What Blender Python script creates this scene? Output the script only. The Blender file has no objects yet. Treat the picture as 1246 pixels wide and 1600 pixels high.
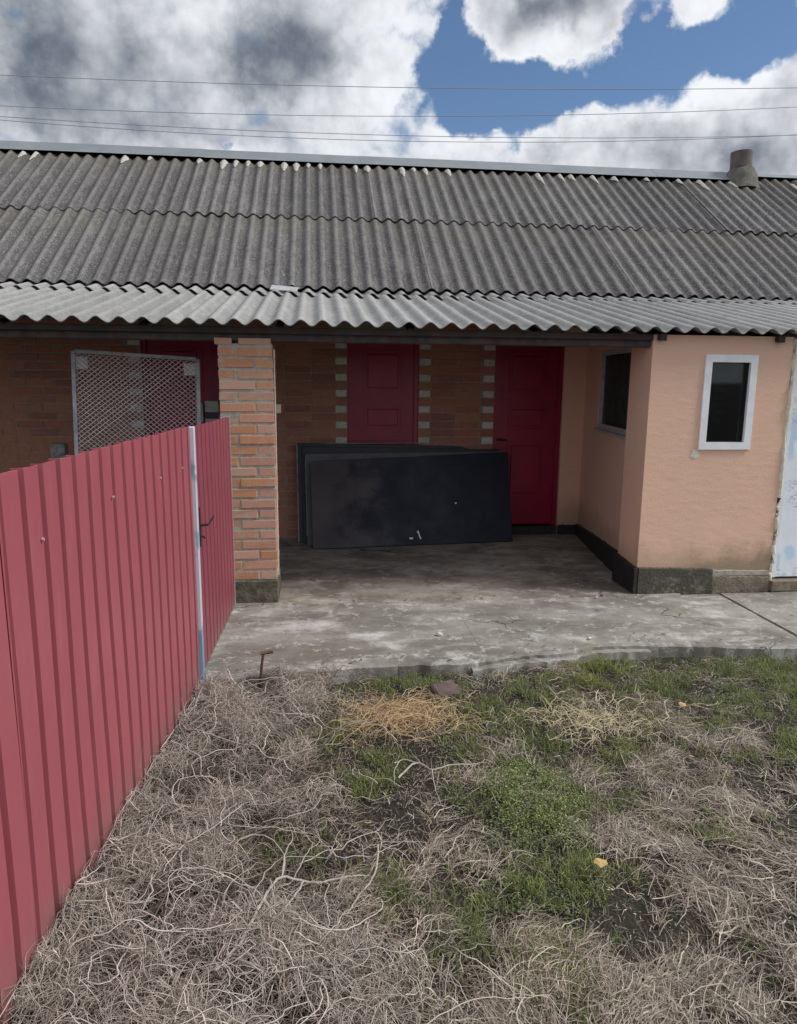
import bpy, bmesh, math, random
import numpy as np
from mathutils import Vector, Matrix
random.seed(7)
rng = np.random.default_rng(11)
SC = bpy.context.scene
COL = SC.collection
R = math.radians

# ------------------------------------------------------------------ camera
yaw, pitch, roll = R(6.5), R(10.5), 0.010
fw = Vector((math.sin(yaw) * math.cos(pitch), math.cos(yaw) * math.cos(pitch), -math.sin(pitch)))
rt0 = Vector((math.cos(yaw), -math.sin(yaw), 0))
up0 = rt0.cross(fw)
rt = math.cos(roll) * rt0 + math.sin(roll) * up0
up = -math.sin(roll) * rt0 + math.cos(roll) * up0
cd = bpy.data.cameras.new('camera')
cam = bpy.data.objects.new('camera', cd)
COL.objects.link(cam)
M = Matrix((rt, up, -fw)).transposed().to_4x4()
M.translation = (0, 0, 1.65)
cam.matrix_world = M
cd.sensor_fit = 'HORIZONTAL'
cd.sensor_width = 36
cd.lens = 1130 / 1246 * 36
cd.clip_start = 0.05
cd.clip_end = 2000
SC.camera = cam
SC.view_settings.view_transform = 'Standard'
SC.view_settings.look = 'None'
SC.view_settings.exposure = 0.36
SC.view_settings.gamma = 1
SC.view_settings.use_curve_mapping = False

# ------------------------------------------------------------------ node helper
class NT:
    def __init__(s, tree):
        s.t = tree
        tree.nodes.clear()
    def n(s, kind, **kw):
        nd = s.t.nodes.new(kind)
        ins = kw.pop('ins', {})
        for k, v in kw.items():
            setattr(nd, k, v)
        for k, v in ins.items():
            if hasattr(v, 'links'):
                s.t.links.new(v, nd.inputs[k])
            else:
                nd.inputs[k].default_value = v
        return nd
    def math(s, op, a, b=0.0, c=0.0, clamp=False):
        return s.n('ShaderNodeMath', operation=op, use_clamp=clamp, ins={0: a, 1: b, 2: c}).outputs[0]
    def vmath(s, op, a, b=(0, 0, 0), c=(0, 0, 0)):
        nd = s.n('ShaderNodeVectorMath', operation=op, ins={0: a, 1: b, 2: c})
        return nd.outputs['Value'] if op in ('DOT_PRODUCT', 'LENGTH') else nd.outputs[0]
    def noise(s, vec, scale, detail=4, rough=0.55, dist=0.0):
        nd = s.n('ShaderNodeTexNoise', ins={'Scale': scale, 'Detail': detail, 'Roughness': rough, 'Distortion': dist})
        if vec is not None:
            s.t.links.new(vec, nd.inputs['Vector'])
        return nd.outputs['Fac']
    def ramp(s, fac, a, b, lo=0.0, hi=1.0):
        return s.n('ShaderNodeMapRange', interpolation_type='SMOOTHSTEP', ins={'Value': fac, 'From Min': a, 'From Max': b, 'To Min': lo, 'To Max': hi}).outputs[0]
    def mix(s, fac, a, b, mode='MIX'):
        nd = s.n('ShaderNodeMix', data_type='RGBA', blend_type=mode)
        for i, v in ((0, fac), (6, a), (7, b)):
            if hasattr(v, 'links'):
                s.t.links.new(v, nd.inputs[i])
            else:
                nd.inputs[i].default_value = v if i == 0 else (tuple(v) + (1,))[:4]
        return nd.outputs[2]

# ------------------------------------------------------------------ world
SUN_EL, SUN_AZ = R(46), R(104)      # azimuth clockwise from +Y
world = bpy.data.worlds.new('World')
SC.world = world
world.use_nodes = True
w = NT(world.node_tree)
tc = w.n('ShaderNodeTexCoord').outputs['Generated']
sx = w.n('ShaderNodeSeparateXYZ', ins={0: tc})
n_w1 = w.n('ShaderNodeTexNoise', ins={'Vector': tc, 'Scale': 14.0, 'Detail': 5.0, 'Roughness': 0.6})
warp = w.vmath('MULTIPLY', w.vmath('SUBTRACT', n_w1.outputs['Color'], (0.5, 0.5, 0.5)), (0.11, 0.075, 0))
az = w.math('ARCTAN2', sx.outputs[0], sx.outputs[1])
el = w.math('ARCSINE', sx.outputs[2])
uv0 = w.n('ShaderNodeCombineXYZ', ins={0: az, 1: el}).outputs[0]
uv = w.vmath('ADD', uv0, warp)
def blobs(lst, start):
    acc = start
    for (u, v, a, b, k) in lst:
        q = w.vmath('MULTIPLY_ADD', uv, (1 / a, 1 / b, 0), (-u / a, -v / b, 0))
        d = w.vmath('DOT_PRODUCT', q, q)
        e = w.math('POWER', math.e, w.math('MULTIPLY', d, -1.0))
        acc = w.math('MULTIPLY_ADD', e, k, acc)
    return acc
CARVE = [(0.211,0.338,0.063,0.040,1.00),(0.170,0.378,0.037,0.029,0.80),(0.299,0.335,0.067,0.026,0.90),(0.409,0.377,0.033,0.045,1.00),
 (0.535,0.374,0.059,0.040,1.10),(0.367,0.344,0.044,0.026,0.70),(0.474,0.367,0.052,0.019,0.60),(0.248,0.302,0.036,0.020,0.75), (0.262,0.276,0.012,0.012,0.5),
 (0.161,0.421,0.015,0.039,0.50),(0.041,0.367,0.021,0.012,0.35),(-0.116,0.287,0.010,0.005,0.40)]
ADD = [(0.283,0.408,0.087,0.040,1.60),(0.304,0.382,0.067,0.021,0.80),(0.457,0.407,0.043,0.018,1.10),(0.494,0.380,0.010,0.016,0.50),
 (0.352,0.351,0.022,0.012,1.30),(0.361,0.331,0.033,0.010,1.10),(0.404,0.350,0.022,0.009,0.90),(0.513,0.320,0.074,0.025,0.90),
 (0.561,0.311,0.044,0.045,0.80),(0.308,0.313,0.016,0.008,0.80),(0.057,0.358,0.081,0.071,0.60),(0.221,0.294,0.067,0.022,1.00),
 (0.410,0.278,0.126,0.029,1.00),(0.519,0.256,0.118,0.033,1.00), (-0.26,0.33,0.24,0.14,0.6)]
DARK = [(-0.046,0.391,0.096,0.045,1.00),(-0.063,0.346,0.052,0.033,0.70),(-0.277,0.343,0.126,0.078,0.60),(-0.315,0.378,0.089,0.052,0.30),
 (0.302,0.419,0.056,0.023,0.90),(0.546,0.263,0.081,0.033,0.60),(-0.187,0.296,0.148,0.026,0.35),(-0.342,0.284,0.089,0.039,0.30)]
BRIGHT = [(0.081,0.396,0.044,0.052,0.60),(-0.145,0.407,0.044,0.026,0.40),(0.090,0.318,0.059,0.039,0.50),(-0.120,0.278,0.044,0.008,0.50),
 (0.221,0.290,0.059,0.019,0.60),(0.443,0.318,0.081,0.033,0.80),(0.512,0.330,0.059,0.019,0.50),(0.289,0.374,0.074,0.019,0.50),(0.464,0.403,0.037,0.016,0.50)]
fine = w.noise(tc, 22.0, 8, 0.62)
field = blobs([(a, b, c, d, -k * 2.1) for a, b, c, d, k in CARVE] + ADD, 0.98)
field = w.math('MULTIPLY_ADD', w.math('SUBTRACT', fine, 0.5), 2.1, field)
def voro(sc, det):
    nd = w.n('ShaderNodeTexVoronoi', feature='F1', ins={'Vector': w.vmath('MULTIPLY_ADD', warp, (0.35, 0.35, 0.35), tc), 'Scale': sc, 'Detail': det, 'Roughness': 0.55})
    return nd.outputs['Distance']
v1 = w.math('SUBTRACT', voro(17.0, 2.0), 0.60)
field = w.math('MULTIPLY_ADD', v1, -1.1, field)
dens = w.ramp(field, -0.28, 0.74)
coarse = w.noise(tc, 7.0, 6, 0.6)
shade = blobs(DARK + [(a, b, c, d, -k) for a, b, c, d, k in BRIGHT], 0.50)
shade = w.math('MULTIPLY_ADD', w.math('SUBTRACT', coarse, 0.5), 1.0, shade)
shade = w.math('MULTIPLY_ADD', w.math('SUBTRACT', fine, 0.5), 0.8, shade)
shade = w.math('ADD', shade, w.ramp(field, 0.4, 1.3, -0.30, 0.06))
shade = w.math('MULTIPLY_ADD', v1, 0.9, shade)
puff = w.noise(tc, 34.0, 6, 0.65)
shade = w.math('MULTIPLY_ADD', w.math('SUBTRACT', puff, 0.5), 0.55, shade)
shade = w.ramp(shade, -0.15, 2.35)
ccol = w.mix(shade, (0.72, 0.74, 0.77), (0.095, 0.115, 0.155))
sky = w.n('ShaderNodeTexSky', sky_type='NISHITA', sun_disc=False)
sky.sun_elevation = SUN_EL
sky.sun_rotation = SUN_AZ
sky.air_density = 1.0
sky.dust_density = 0.4
sky.ozone_density = 5.0
b1 = w.n('ShaderNodeBackground', ins={'Color': sky.outputs[0], 'Strength': 0.083})
b2 = w.n('ShaderNodeBackground', ins={'Color': ccol, 'Strength': 1.0})
mx = w.n('ShaderNodeMixShader', ins={0: dens, 1: b1.outputs[0], 2: b2.outputs[0]})
w.t.links.new(mx.outputs[0], w.n('ShaderNodeOutputWorld').inputs[0])
world.cycles.sampling_method = 'MANUAL'
world.cycles.sample_map_resolution = 512

sd = bpy.data.lights.new('sun', 'SUN')
sd.energy = 2.3
sd.angle = R(18)
sd.color = (1.0, 0.95, 0.88)
sun = bpy.data.objects.new('sun', sd)
COL.objects.link(sun)
sv = Vector((math.sin(SUN_AZ) * math.cos(SUN_EL), math.cos(SUN_AZ) * math.cos(SUN_EL), math.sin(SUN_EL)))
sun.rotation_euler = sv.to_track_quat('Z', 'Y').to_euler()
sun.location = sv * 30

# ------------------------------------------------------------------ materials
def material(name):
    m = bpy.data.materials.new(name)
    m.use_nodes = True
    t = NT(m.node_tree)
    p = t.n('ShaderNodeBsdfPrincipled')
    o = t.n('ShaderNodeOutputMaterial')
    t.t.links.new(p.outputs[0], o.inputs[0])
    return m, t, p
def link(t, a, b):
    t.t.links.new(a, b)
def bump(t, p, h, dist, strength=1.0):
    b = t.n('ShaderNodeBump', ins={'Height': h, 'Distance': dist, 'Strength': strength})
    link(t, b.outputs[0], p.inputs['Normal'])
def simple(name, c, rough=0.7, c2=None, scale=8.0, rnd=0.0, bscale=60, bdist=0.002, metallic=0.0, spec=0.5, detail=5, lo=0.35, hi=0.7):
    m, t, p = material(name)
    pos = t.n('ShaderNodeNewGeometry').outputs['Position']
    col = c
    if c2 is not None:
        f = t.noise(pos, scale, detail, 0.65)
        col = t.mix(t.ramp(f, lo, hi), c, c2)
    if rnd:
        r = t.n('ShaderNodeObjectInfo').outputs['Random']
        g = t.math('MULTIPLY_ADD', r, 2 * rnd, 1 - rnd)
        gg = t.n('ShaderNodeCombineXYZ', ins={0: g, 1: g, 2: g}).outputs[0]
        col = t.mix(1.0, col, gg, 'MULTIPLY')
    if hasattr(col, 'links'):
        link(t, col, p.inputs['Base Color'])
    else:
        p.inputs['Base Color'].default_value = tuple(col) + (1,)
    p.inputs['Roughness'].default_value = rough
    p.inputs['Metallic'].default_value = metallic
    p.inputs['Specular IOR Level'].default_value = spec
    if bdist:
        bump(t, p, t.noise(pos, bscale, 4, 0.6), bdist)
    return m

MT = {}
# --- asbestos cement sheets
def roof_mat(name, base, dark, light, speck, mossy):
    m, t, p = material(name)
    pos = t.n('ShaderNodeNewGeometry').outputs['Position']
    obj = t.n('ShaderNodeTexCoord').outputs['Object']
    rnd = t.n('ShaderNodeObjectInfo').outputs['Random']
    so = t.n('ShaderNodeSeparateXYZ', ins={0: obj})
    stretched = t.vmath('MULTIPLY', pos, (1.0, 0.35, 0.35))
    f1 = t.noise(stretched, 7, 6, 0.7)
    col = t.mix(t.ramp(f1, 0.3, 0.72), dark, base)
    f2 = t.noise(pos, 38, 6, 0.8)
    col = t.mix(t.ramp(f2, 0.48, 0.66, 0, 0.75), col, light)
    # paler crests: part dirt left in troughs, part wave shading painted into the colour
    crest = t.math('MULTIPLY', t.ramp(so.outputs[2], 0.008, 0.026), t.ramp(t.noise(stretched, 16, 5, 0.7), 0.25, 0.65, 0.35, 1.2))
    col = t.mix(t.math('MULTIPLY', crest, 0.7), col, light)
    f3 = t.noise(pos, 75, 2, 0.5)
    col = t.mix(t.ramp(f3, 0.62, 0.68, 0, speck), col, (0.5, 0.5, 0.48))
    f5 = t.noise(pos, 90, 4, 0.7)
    col = t.mix(t.ramp(f5, 0.56, 0.70, 0, 0.6), col, (0.045, 0.045, 0.045))
    f7 = t.noise(t.vmath('MULTIPLY', pos, (2.2, 0.5, 0.5)), 4, 7, 0.72)
    col = t.mix(t.ramp(f7, 0.50, 0.66, 0, 0.5), col, light)
    f8 = t.noise(pos, 14, 6, 0.75)
    col = t.mix(t.ramp(f8, 0.52, 0.66, 0, 0.6), col, dark)
    if mossy:
        top = t.ramp(so.outputs[1], 0.7, 1.75)
        f4 = t.noise(pos, 3.0, 5, 0.7)
        mz = t.math('MULTIPLY', top, t.ramp(f4, 0.35, 0.65))
        col = t.mix(t.math('MULTIPLY', mz, 0.4), col, (0.15, 0.135, 0.09))
    g = t.math('MULTIPLY_ADD', rnd, 0.24, 0.88)
    gg = t.n('ShaderNodeCombineXYZ', ins={0: g, 1: g, 2: g}).outputs[0]
    col = t.mix(1.0, col, gg, 'MULTIPLY')
    link(t, col, p.inputs['Base Color'])
    p.inputs['Roughness'].default_value = 0.85
    p.inputs['Specular IOR Level'].default_value = 0.3
    bump(t, p, t.noise(pos, 70, 5, 0.7), 0.004)
    return m
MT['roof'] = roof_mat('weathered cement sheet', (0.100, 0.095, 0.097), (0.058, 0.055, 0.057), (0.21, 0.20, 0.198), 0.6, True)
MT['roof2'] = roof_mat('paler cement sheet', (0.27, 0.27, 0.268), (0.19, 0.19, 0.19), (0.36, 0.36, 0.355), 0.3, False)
MT['galv'] = simple('galvanised steel', (0.185, 0.215, 0.235), 0.6, (0.235, 0.26, 0.275), 3, bdist=0, metallic=0.2)
MT['mortar_patch'] = simple('dried mortar', (0.50, 0.49, 0.45), 0.9, (0.3, 0.29, 0.27), 40, bdist=0.004)
MT['scrap'] = simple('grey sheet scrap', (0.42, 0.42, 0.45), 0.6, (0.33, 0.33, 0.36), 20)
MT['chimney'] = simple('asbestos pipe', (0.15, 0.125, 0.12), 0.9, (0.10, 0.085, 0.08), 12, bdist=0.003)
MT['collar'] = simple('chimney mortar', (0.17, 0.16, 0.14), 0.95, (0.10, 0.095, 0.08), 15, bdist=0.01, bscale=40)
MT['wood'] = simple('dark old timber', (0.055, 0.040, 0.036), 0.8, (0.028, 0.02, 0.018), 9, bdist=0.003)
MT['wood2'] = simple('grey old timber', (0.075, 0.055, 0.05), 0.8, (0.035, 0.026, 0.024), 12, bdist=0.003)
# --- bricks
def brick_mat(name, cols, white=0.25):
    m, t, p = material(name)
    pos = t.n('ShaderNodeNewGeometry').outputs['Position']
    rnd = t.n('ShaderNodeObjectInfo').outputs['Random']
    cr = t.n('ShaderNodeValToRGB', ins={0: rnd})
    e = cr.color_ramp.elements
    e[0].position = 0; e[0].color = cols[0] + (1,)
    e[1].position = 1; e[1].color = cols[-1] + (1,)
    for i, c in enumerate(cols[1:-1]):
        x = e.new((i + 1) / (len(cols) - 1)); x.color = c + (1,)
    f = t.noise(pos, 18, 6, 0.7)
    col = t.mix(t.ramp(f, 0.48, 0.72, 0, white * 2.2), cr.outputs[0], (0.50, 0.37, 0.31))
    f2 = t.noise(pos, 60, 5, 0.7)
    col = t.mix(t.ramp(f2, 0.55, 0.75, 0, 0.6), col, (0.16, 0.08, 0.05))
    link(t, col, p.inputs['Base Color'])
    p.inputs['Roughness'].default_value = 0.9
    p.inputs['Specular IOR Level'].default_value = 0.25
    bump(t, p, t.noise(pos, 90, 5, 0.7), 0.004)
    return m
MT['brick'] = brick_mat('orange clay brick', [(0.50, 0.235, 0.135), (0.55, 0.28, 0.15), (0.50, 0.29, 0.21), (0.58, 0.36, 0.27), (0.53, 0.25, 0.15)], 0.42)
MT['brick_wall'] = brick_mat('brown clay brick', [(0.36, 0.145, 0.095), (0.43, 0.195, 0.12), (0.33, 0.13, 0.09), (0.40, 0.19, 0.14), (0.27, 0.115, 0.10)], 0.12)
MT['white_brick'] = simple('white silicate brick', (0.60, 0.58, 0.53), 0.9, (0.46, 0.43, 0.38), 30, rnd=0.1, bdist=0.003)
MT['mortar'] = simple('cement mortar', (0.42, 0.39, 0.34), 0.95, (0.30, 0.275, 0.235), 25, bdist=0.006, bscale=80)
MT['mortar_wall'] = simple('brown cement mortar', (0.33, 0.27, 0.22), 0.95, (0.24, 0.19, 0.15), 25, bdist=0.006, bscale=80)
MT['footing'] = simple('mossy concrete footing', (0.15, 0.135, 0.105), 0.95, (0.055, 0.055, 0.035), 14, bdist=0.01, bscale=35)
# --- concrete
def concrete(name, base, light, dark, brown, off):
    m, t, p = material(name)
    pos0 = t.n('ShaderNodeNewGeometry').outputs['Position']
    pos = t.vmath('ADD', pos0, off)
    wp = t.vmath('MULTIPLY', pos, (0.7, 1.2, 1))
    f = t.noise(wp, 1.5, 7, 0.62)
    col = t.mix(t.ramp(f, 0.38, 0.62), dark, base)
    f2 = t.noise(wp, 2.3, 8, 0.66, 0.4)
    col = t.mix(t.ramp(f2, 0.50, 0.70, 0, 0.9), col, light)
    f3 = t.noise(pos, 3.2, 7, 0.65)
    col = t.mix(t.ramp(f3, 0.52, 0.74, 0, 0.75), col, brown)
    f4 = t.noise(pos, 45, 6, 0.75)
    col = t.mix(t.ramp(f4, 0.52, 0.75, 0, 0.55), col, dark)
    f9 = t.noise(pos, 5.5, 9, 0.8)
    col = t.mix(t.ramp(f9, 0.50, 0.60, 0, 0.5), col, dark)
    f10 = t.noise(t.vmath('ADD', pos, (4.2, 1.1, 0)), 7.5, 9, 0.8)
    col = t.mix(t.ramp(f10, 0.53, 0.62, 0, 0.6), col, light)
    vn = t.n('ShaderNodeTexVoronoi', feature='DISTANCE_TO_EDGE', ins={'Vector': t.vmath('MULTIPLY_ADD', t.n('ShaderNodeTexNoise', ins={'Vector': pos, 'Scale': 6.0, 'Detail': 6.0}).outputs['Color'], (0.35, 0.35, 0), pos), 'Scale': 0.9})
    crack = t.math('MULTIPLY', t.ramp(vn.outputs['Distance'], 0.006, 0.001), t.ramp(t.noise(pos, 1.3, 2), 0.5, 0.6))
    col = t.mix(crack, col, (0.04, 0.035, 0.03))
    f6 = t.noise(pos, 11, 5, 0.7)
    col = t.mix(t.ramp(f6, 0.64, 0.72, 0, 0.7), col, (0.05, 0.042, 0.035))
    link(t, col, p.inputs['Base Color'])
    p.inputs['Roughness'].default_value = 0.82
    h = t.math('ADD', t.noise(pos, 90, 5, 0.7), t.math('MULTIPLY', t.noise(pos, 9, 4), 2.0))
    bump(t, p, h, 0.004)
    return m
MT['apron'] = concrete('pale worn concrete', (0.32, 0.31, 0.28), (0.60, 0.59, 0.58), (0.16, 0.15, 0.13), (0.21, 0.185, 0.13), (3.1, 0.6, 0))
MT['porchfloor'] = concrete('stained porch concrete', (0.34, 0.305, 0.265), (0.48, 0.445, 0.40), (0.14, 0.12, 0.10), (0.17, 0.135, 0.095), (7.7, 2.1, 0))
# --- pink render
def render_mat():
    m, t, p = material('salmon pink render')
    pos = t.n('ShaderNodeNewGeometry').outputs['Position']
    sp = t.n('ShaderNodeSeparateXYZ', ins={0: pos})
    f = t.noise(pos, 2.2, 6, 0.6)
    col = t.mix(t.ramp(f, 0.3, 0.7), (0.80, 0.525, 0.39), (0.76, 0.505, 0.385))
    f2 = t.noise(t.vmath('MULTIPLY', pos, (1, 1, 5)), 5, 5, 0.65)
    col = t.mix(t.ramp(f2, 0.55, 0.8, 0, 0.4), col, (0.50, 0.35, 0.25))
    # damp stain rising from the plinth
    z = t.math('MULTIPLY_ADD', t.math('SUBTRACT', t.noise(t.vmath('MULTIPLY', pos, (1, 1, .6)), 5, 6, 0.65), 0.5), 0.42, sp.outputs[2])
    st = t.ramp(z, 0.46, 0.20)
    xr = t.ramp(sp.outputs[0], 2.55, 3.3, 0.45, 1.0)
    col = t.mix(t.math('MULTIPLY', t.math('MULTIPLY', st, xr), 0.8), col, (0.22, 0.18, 0.11))
    link(t, col, p.inputs['Base Color'])
    p.inputs['Roughness'].default_value = 0.9
    p.inputs['Specular IOR Level'].default_value = 0.25
    h = t.math('ADD', t.noise(pos, 120, 4, 0.7), t.math('MULTIPLY', t.noise(t.vmath('MULTIPLY', pos, (1, 1, 2.5)), 9, 5, .6), 1.2))
    bump(t, p, h, 0.004)
    return m
MT['render'] = render_mat()
MT['bitumen'] = simple('black bitumen coat', (0.018, 0.017, 0.017), 0.6, (0.05, 0.045, 0.038), 18, bdist=0.006, bscale=50, lo=0.5, hi=0.75)
MT['plinth'] = simple('dark cement plinth', (0.070, 0.064, 0.050), 0.85, (0.20, 0.18, 0.14), 11, bdist=0.012, bscale=45, lo=0.48, hi=0.72)
MT['plinth2'] = simple('pale cement plinth', (0.26, 0.215, 0.165), 0.9, (0.15, 0.125, 0.09), 9, bdist=0.012, bscale=30)
# --- doors
MT['door'] = simple('dark red gloss paint', (0.30, 0.007, 0.042), 0.34, (0.22, 0.006, 0.036), 6, bdist=0.0015, bscale=25)
MT['pvc'] = simple('white plastic frame', (0.84, 0.85, 0.88), 0.35, (0.74, 0.75, 0.78), 9, bdist=0)
MT['pvcg'] = simple('greyed plastic frame', (0.50, 0.50, 0.50), 0.45, (0.36, 0.35, 0.34), 12, bdist=0)
def glass(name='window glass', ior=1.45, rough=0.03):
    m, t, p = material(name)
    tr = t.n('ShaderNodeBsdfTransparent', ins={'Color': (0.62, 0.66, 0.66, 1)})
    gl = t.n('ShaderNodeBsdfGlossy', ins={'Color': (0.9, 0.92, 1, 1), 'Roughness': rough})
    fr0 = t.n('ShaderNodeFresnel', ins={'IOR': ior}).outputs[0]
    fr = t.n('ShaderNodeMath', operation='MULTIPLY', ins={0: fr0, 1: 0.07 if rough > 0.1 else 1.0})
    ms = t.n('ShaderNodeMixShader', ins={0: fr.outputs[0], 1: tr.outputs[0], 2: gl.outputs[0]})
    out = [x for x in t.t.nodes if x.type == 'OUTPUT_MATERIAL'][0]
    link(t, ms.outputs[0], out.inputs[0])
    return m
MT['glass'] = glass()
MT['dusty_glass'] = glass('dusty window glass', 1.12, 0.25)
MT['dark_room'] = simple('unlit room', (0.012, 0.013, 0.016), 0.9, bdist=0)
MT['curtain'] = simple('dull curtain', (0.24, 0.275, 0.25), 0.9, (0.12, 0.14, 0.135), 5, bdist=0)
MT['blind'] = simple('blue grey blind', (0.05, 0.06, 0.09), 0.6, bdist=0)
MT['foam'] = simple('aged expanding foam', (0.74, 0.72, 0.62), 0.9, (0.62, 0.54, 0.34), 22, bdist=0.012, bscale=40, lo=.45, hi=.65)
def film_mat():
    m, t, p = material('printed protective film')
    pos = t.n('ShaderNodeNewGeometry').outputs['Position']
    big = t.ramp(t.noise(pos, 3.6, 2, 0.4), 0.54, 0.60)
    br = t.n('ShaderNodeTexBrick', ins={'Vector': t.vmath('MULTIPLY', pos, (1, 0, 1)), 'Scale': 9.0, 'Mortar Size': 0.18, 'Color1': (1, 1, 1, 1), 'Color2': (0, 0, 0, 1), 'Mortar': (0, 0, 0, 1)})
    sxz = t.n('ShaderNodeSeparateXYZ', ins={0: pos})
    vz = t.n('ShaderNodeCombineXYZ', ins={0: sxz.outputs[0], 1: sxz.outputs[2]}).outputs[0]
    t.t.links.new(vz, br.inputs['Vector'])
    tiny = t.math('MULTIPLY', t.ramp(t.noise(pos, 60, 2, 0.5), 0.5, 0.56), br.outputs['Fac'])
    tiny = t.math('MULTIPLY', t.ramp(t.noise(pos, 5, 1), 0.52, 0.56), tiny)
    col = t.mix(t.math('MULTIPLY', big, 0.75), (0.80, 0.85, 0.92), (0.46, 0.66, 0.86))
    col = t.mix(t.math('MULTIPLY', tiny, 0.6), col, (0.35, 0.45, 0.6))
    link(t, col, p.inputs['Base Color'])
    p.inputs['Roughness'].default_value = 0.4
    bump(t, p, t.noise(pos, 6, 3), 0.006)
    return m
MT['film'] = film_mat()
# --- fence paint
def fence_mat(name, c1, c2):
    m, t, p = material(name)
    pos = t.n('ShaderNodeNewGeometry').outputs['Position']
    sp = t.n('ShaderNodeSeparateXYZ', ins={0: pos})
    f = t.noise(pos, 1.6, 5, 0.6)
    col = t.mix(t.ramp(f, 0.3, 0.7), c1, c2)
    f2 = t.noise(t.vmath('MULTIPLY', pos, (6, 6, 0.8)), 5, 5, 0.65)
    col = t.mix(t.ramp(f2, 0.5, 0.8, 0, 0.35), col, (0.44, 0.17, 0.19))
    z = t.math('MULTIPLY_ADD', t.noise(pos, 9, 5, 0.6), 0.25, sp.outputs[2])
    col = t.mix(t.ramp(z, 0.36, 0.10, 0, 0.55), col, (0.22, 0.13, 0.12))
    f3 = t.noise(pos, 48, 2, 0.5)
    link(t, col, p.inputs['Base Color'])
    link(t, t.ramp(f, 0.2, 0.8, 0.38, 0.55), p.inputs['Roughness'])
    bump(t, p, t.noise(pos, 3, 3), 0.006)
    return m
MT['fence'] = fence_mat('matt red fence paint', (0.365, 0.095, 0.118), (0.33, 0.082, 0.104))
MT['gate'] = fence_mat('view-darkened red gate paint', (0.275, 0.060, 0.088), (0.25, 0.055, 0.082))  # fence red with the darker look of its viewing angle put into the colour
def post_mat():
    m, t, p = material('flaking white over blue paint')
    pos = t.n('ShaderNodeNewGeometry').outputs['Position']
    sp = t.n('ShaderNodeSeparateXYZ', ins={0: pos})
    f = t.noise(t.vmath('MULTIPLY', pos, (1, 1, 0.35)), 11, 4, 0.6)
    lowz = t.ramp(sp.outputs[2], 0.42, 0.12, 0, 0.35)
    k = t.ramp(t.math('ADD', f, lowz), 0.56, 0.64)
    col = t.mix(k, (0.56, 0.56, 0.63), (0.20, 0.33, 0.45))
    f2 = t.noise(pos, 30, 5, 0.7)
    col = t.mix(t.ramp(f2, 0.6, 0.75), col, (0.25, 0.22, 0.22))
    link(t, col, p.inputs['Base Color'])
    p.inputs['Roughness'].default_value = 0.55
    return m
MT['post'] = post_mat()
MT['edge'] = simple('bare gate edge', (0.50, 0.42, 0.43), 0.5, (0.36, 0.22, 0.24), 30, bdist=0)
MT['black'] = simple('black iron', (0.015, 0.014, 0.016), 0.5, bdist=0)
MT['wire'] = simple('zinc wire', (0.75, 0.70, 0.70), 0.5, (0.6, 0.54, 0.54), 30, metallic=0.0, bdist=0)
MT['steel'] = simple('grey steel angle', (0.50, 0.50, 0.51), 0.5, (0.30, 0.29, 0.29), 14, metallic=0.0, bdist=0)
def board_mat():
    m, t, p = material('black board')
    g = t.n('ShaderNodeTexCoord').outputs['Object']
    so = t.n('ShaderNodeSeparateXYZ', ins={0: g})
    pos = t.n('ShaderNodeNewGeometry').outputs['Position']
    f = t.noise(pos, 3.5, 7, 0.65)
    x = t.math('MULTIPLY_ADD', t.math('SUBTRACT', f, 0.5), 1.9, so.outputs[0])
    dust = t.ramp(x, -0.15, -0.75)
    col = t.mix(t.math('MULTIPLY', dust, 0.7), (0.009, 0.0125, 0.026), (0.070, 0.055, 0.058))
    f2 = t.noise(t.vmath('MULTIPLY', pos, (1, 1, 3)), 9, 5, 0.7)
    col = t.mix(t.ramp(f2, 0.6, 0.8, 0, 0.5), col, (0.04, 0.045, 0.06))
    link(t, col, p.inputs['Base Color'])
    link(t, t.ramp(f, 0.3, 0.7, 0.42, 0.65), p.inputs['Roughness'])
    p.inputs['Specular IOR Level'].default_value = 0.35
    bump(t, p, t.noise(pos, 5, 4), 0.003)
    return m
MT['board'] = board_mat()
MT['board_edge'] = simple('pale board core', (0.30, 0.33, 0.33), 0.7, (0.14, 0.15, 0.15), 18, bdist=0)
MT['board2'] = simple('black board lacquer', (0.012, 0.014, 0.022), 0.5, (0.022, 0.022, 0.028), 8, bdist=0)
MT['board3'] = simple('grey purple board face', (0.10, 0.098, 0.125), 0.5, (0.06, 0.058, 0.075), 4, bdist=0)
MT['white'] = simple('white paint', (0.8, 0.8, 0.78), 0.6, bdist=0)
MT['box'] = simple('off white metal box', (0.46, 0.46, 0.43), 0.5, (0.34, 0.34, 0.31), 12, bdist=0)
MT['boxdark'] = simple('dark red box band', (0.06, 0.025, 0.035), 0.5, bdist=0)
MT['cream'] = simple('cream plastic', (0.62, 0.56, 0.40), 0.5, bdist=0)
MT['glassjar'] = simple('dusty glass block', (0.30, 0.32, 0.31), 0.25, (0.12, 0.12, 0.12), 22, bdist=0)
MT['stone'] = simple('white stone', (0.68, 0.65, 0.58), 0.9, (0.45, 0.42, 0.35), 40, bdist=0.004)
MT['grit'] = simple('grit', (0.10, 0.085, 0.07), 0.95, (0.34, 0.32, 0.29), 4, bdist=0)
MT['leaf'] = simple('dry yellow leaf', (0.60, 0.44, 0.17), 0.7, (0.50, 0.32, 0.12), 60, bdist=0.001)
MT['rust'] = simple('rusty iron', (0.19, 0.12, 0.075), 0.9, (0.08, 0.05, 0.035), 60, bdist=0.003)
MT['oldbrick'] = simple('muddy brick', (0.15, 0.105, 0.10), 0.95, (0.09, 0.07, 0.06), 20, bdist=0.006)
MT['cable'] = simple('grey cable', (0.26, 0.27, 0.31), 0.6, bdist=0)
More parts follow.
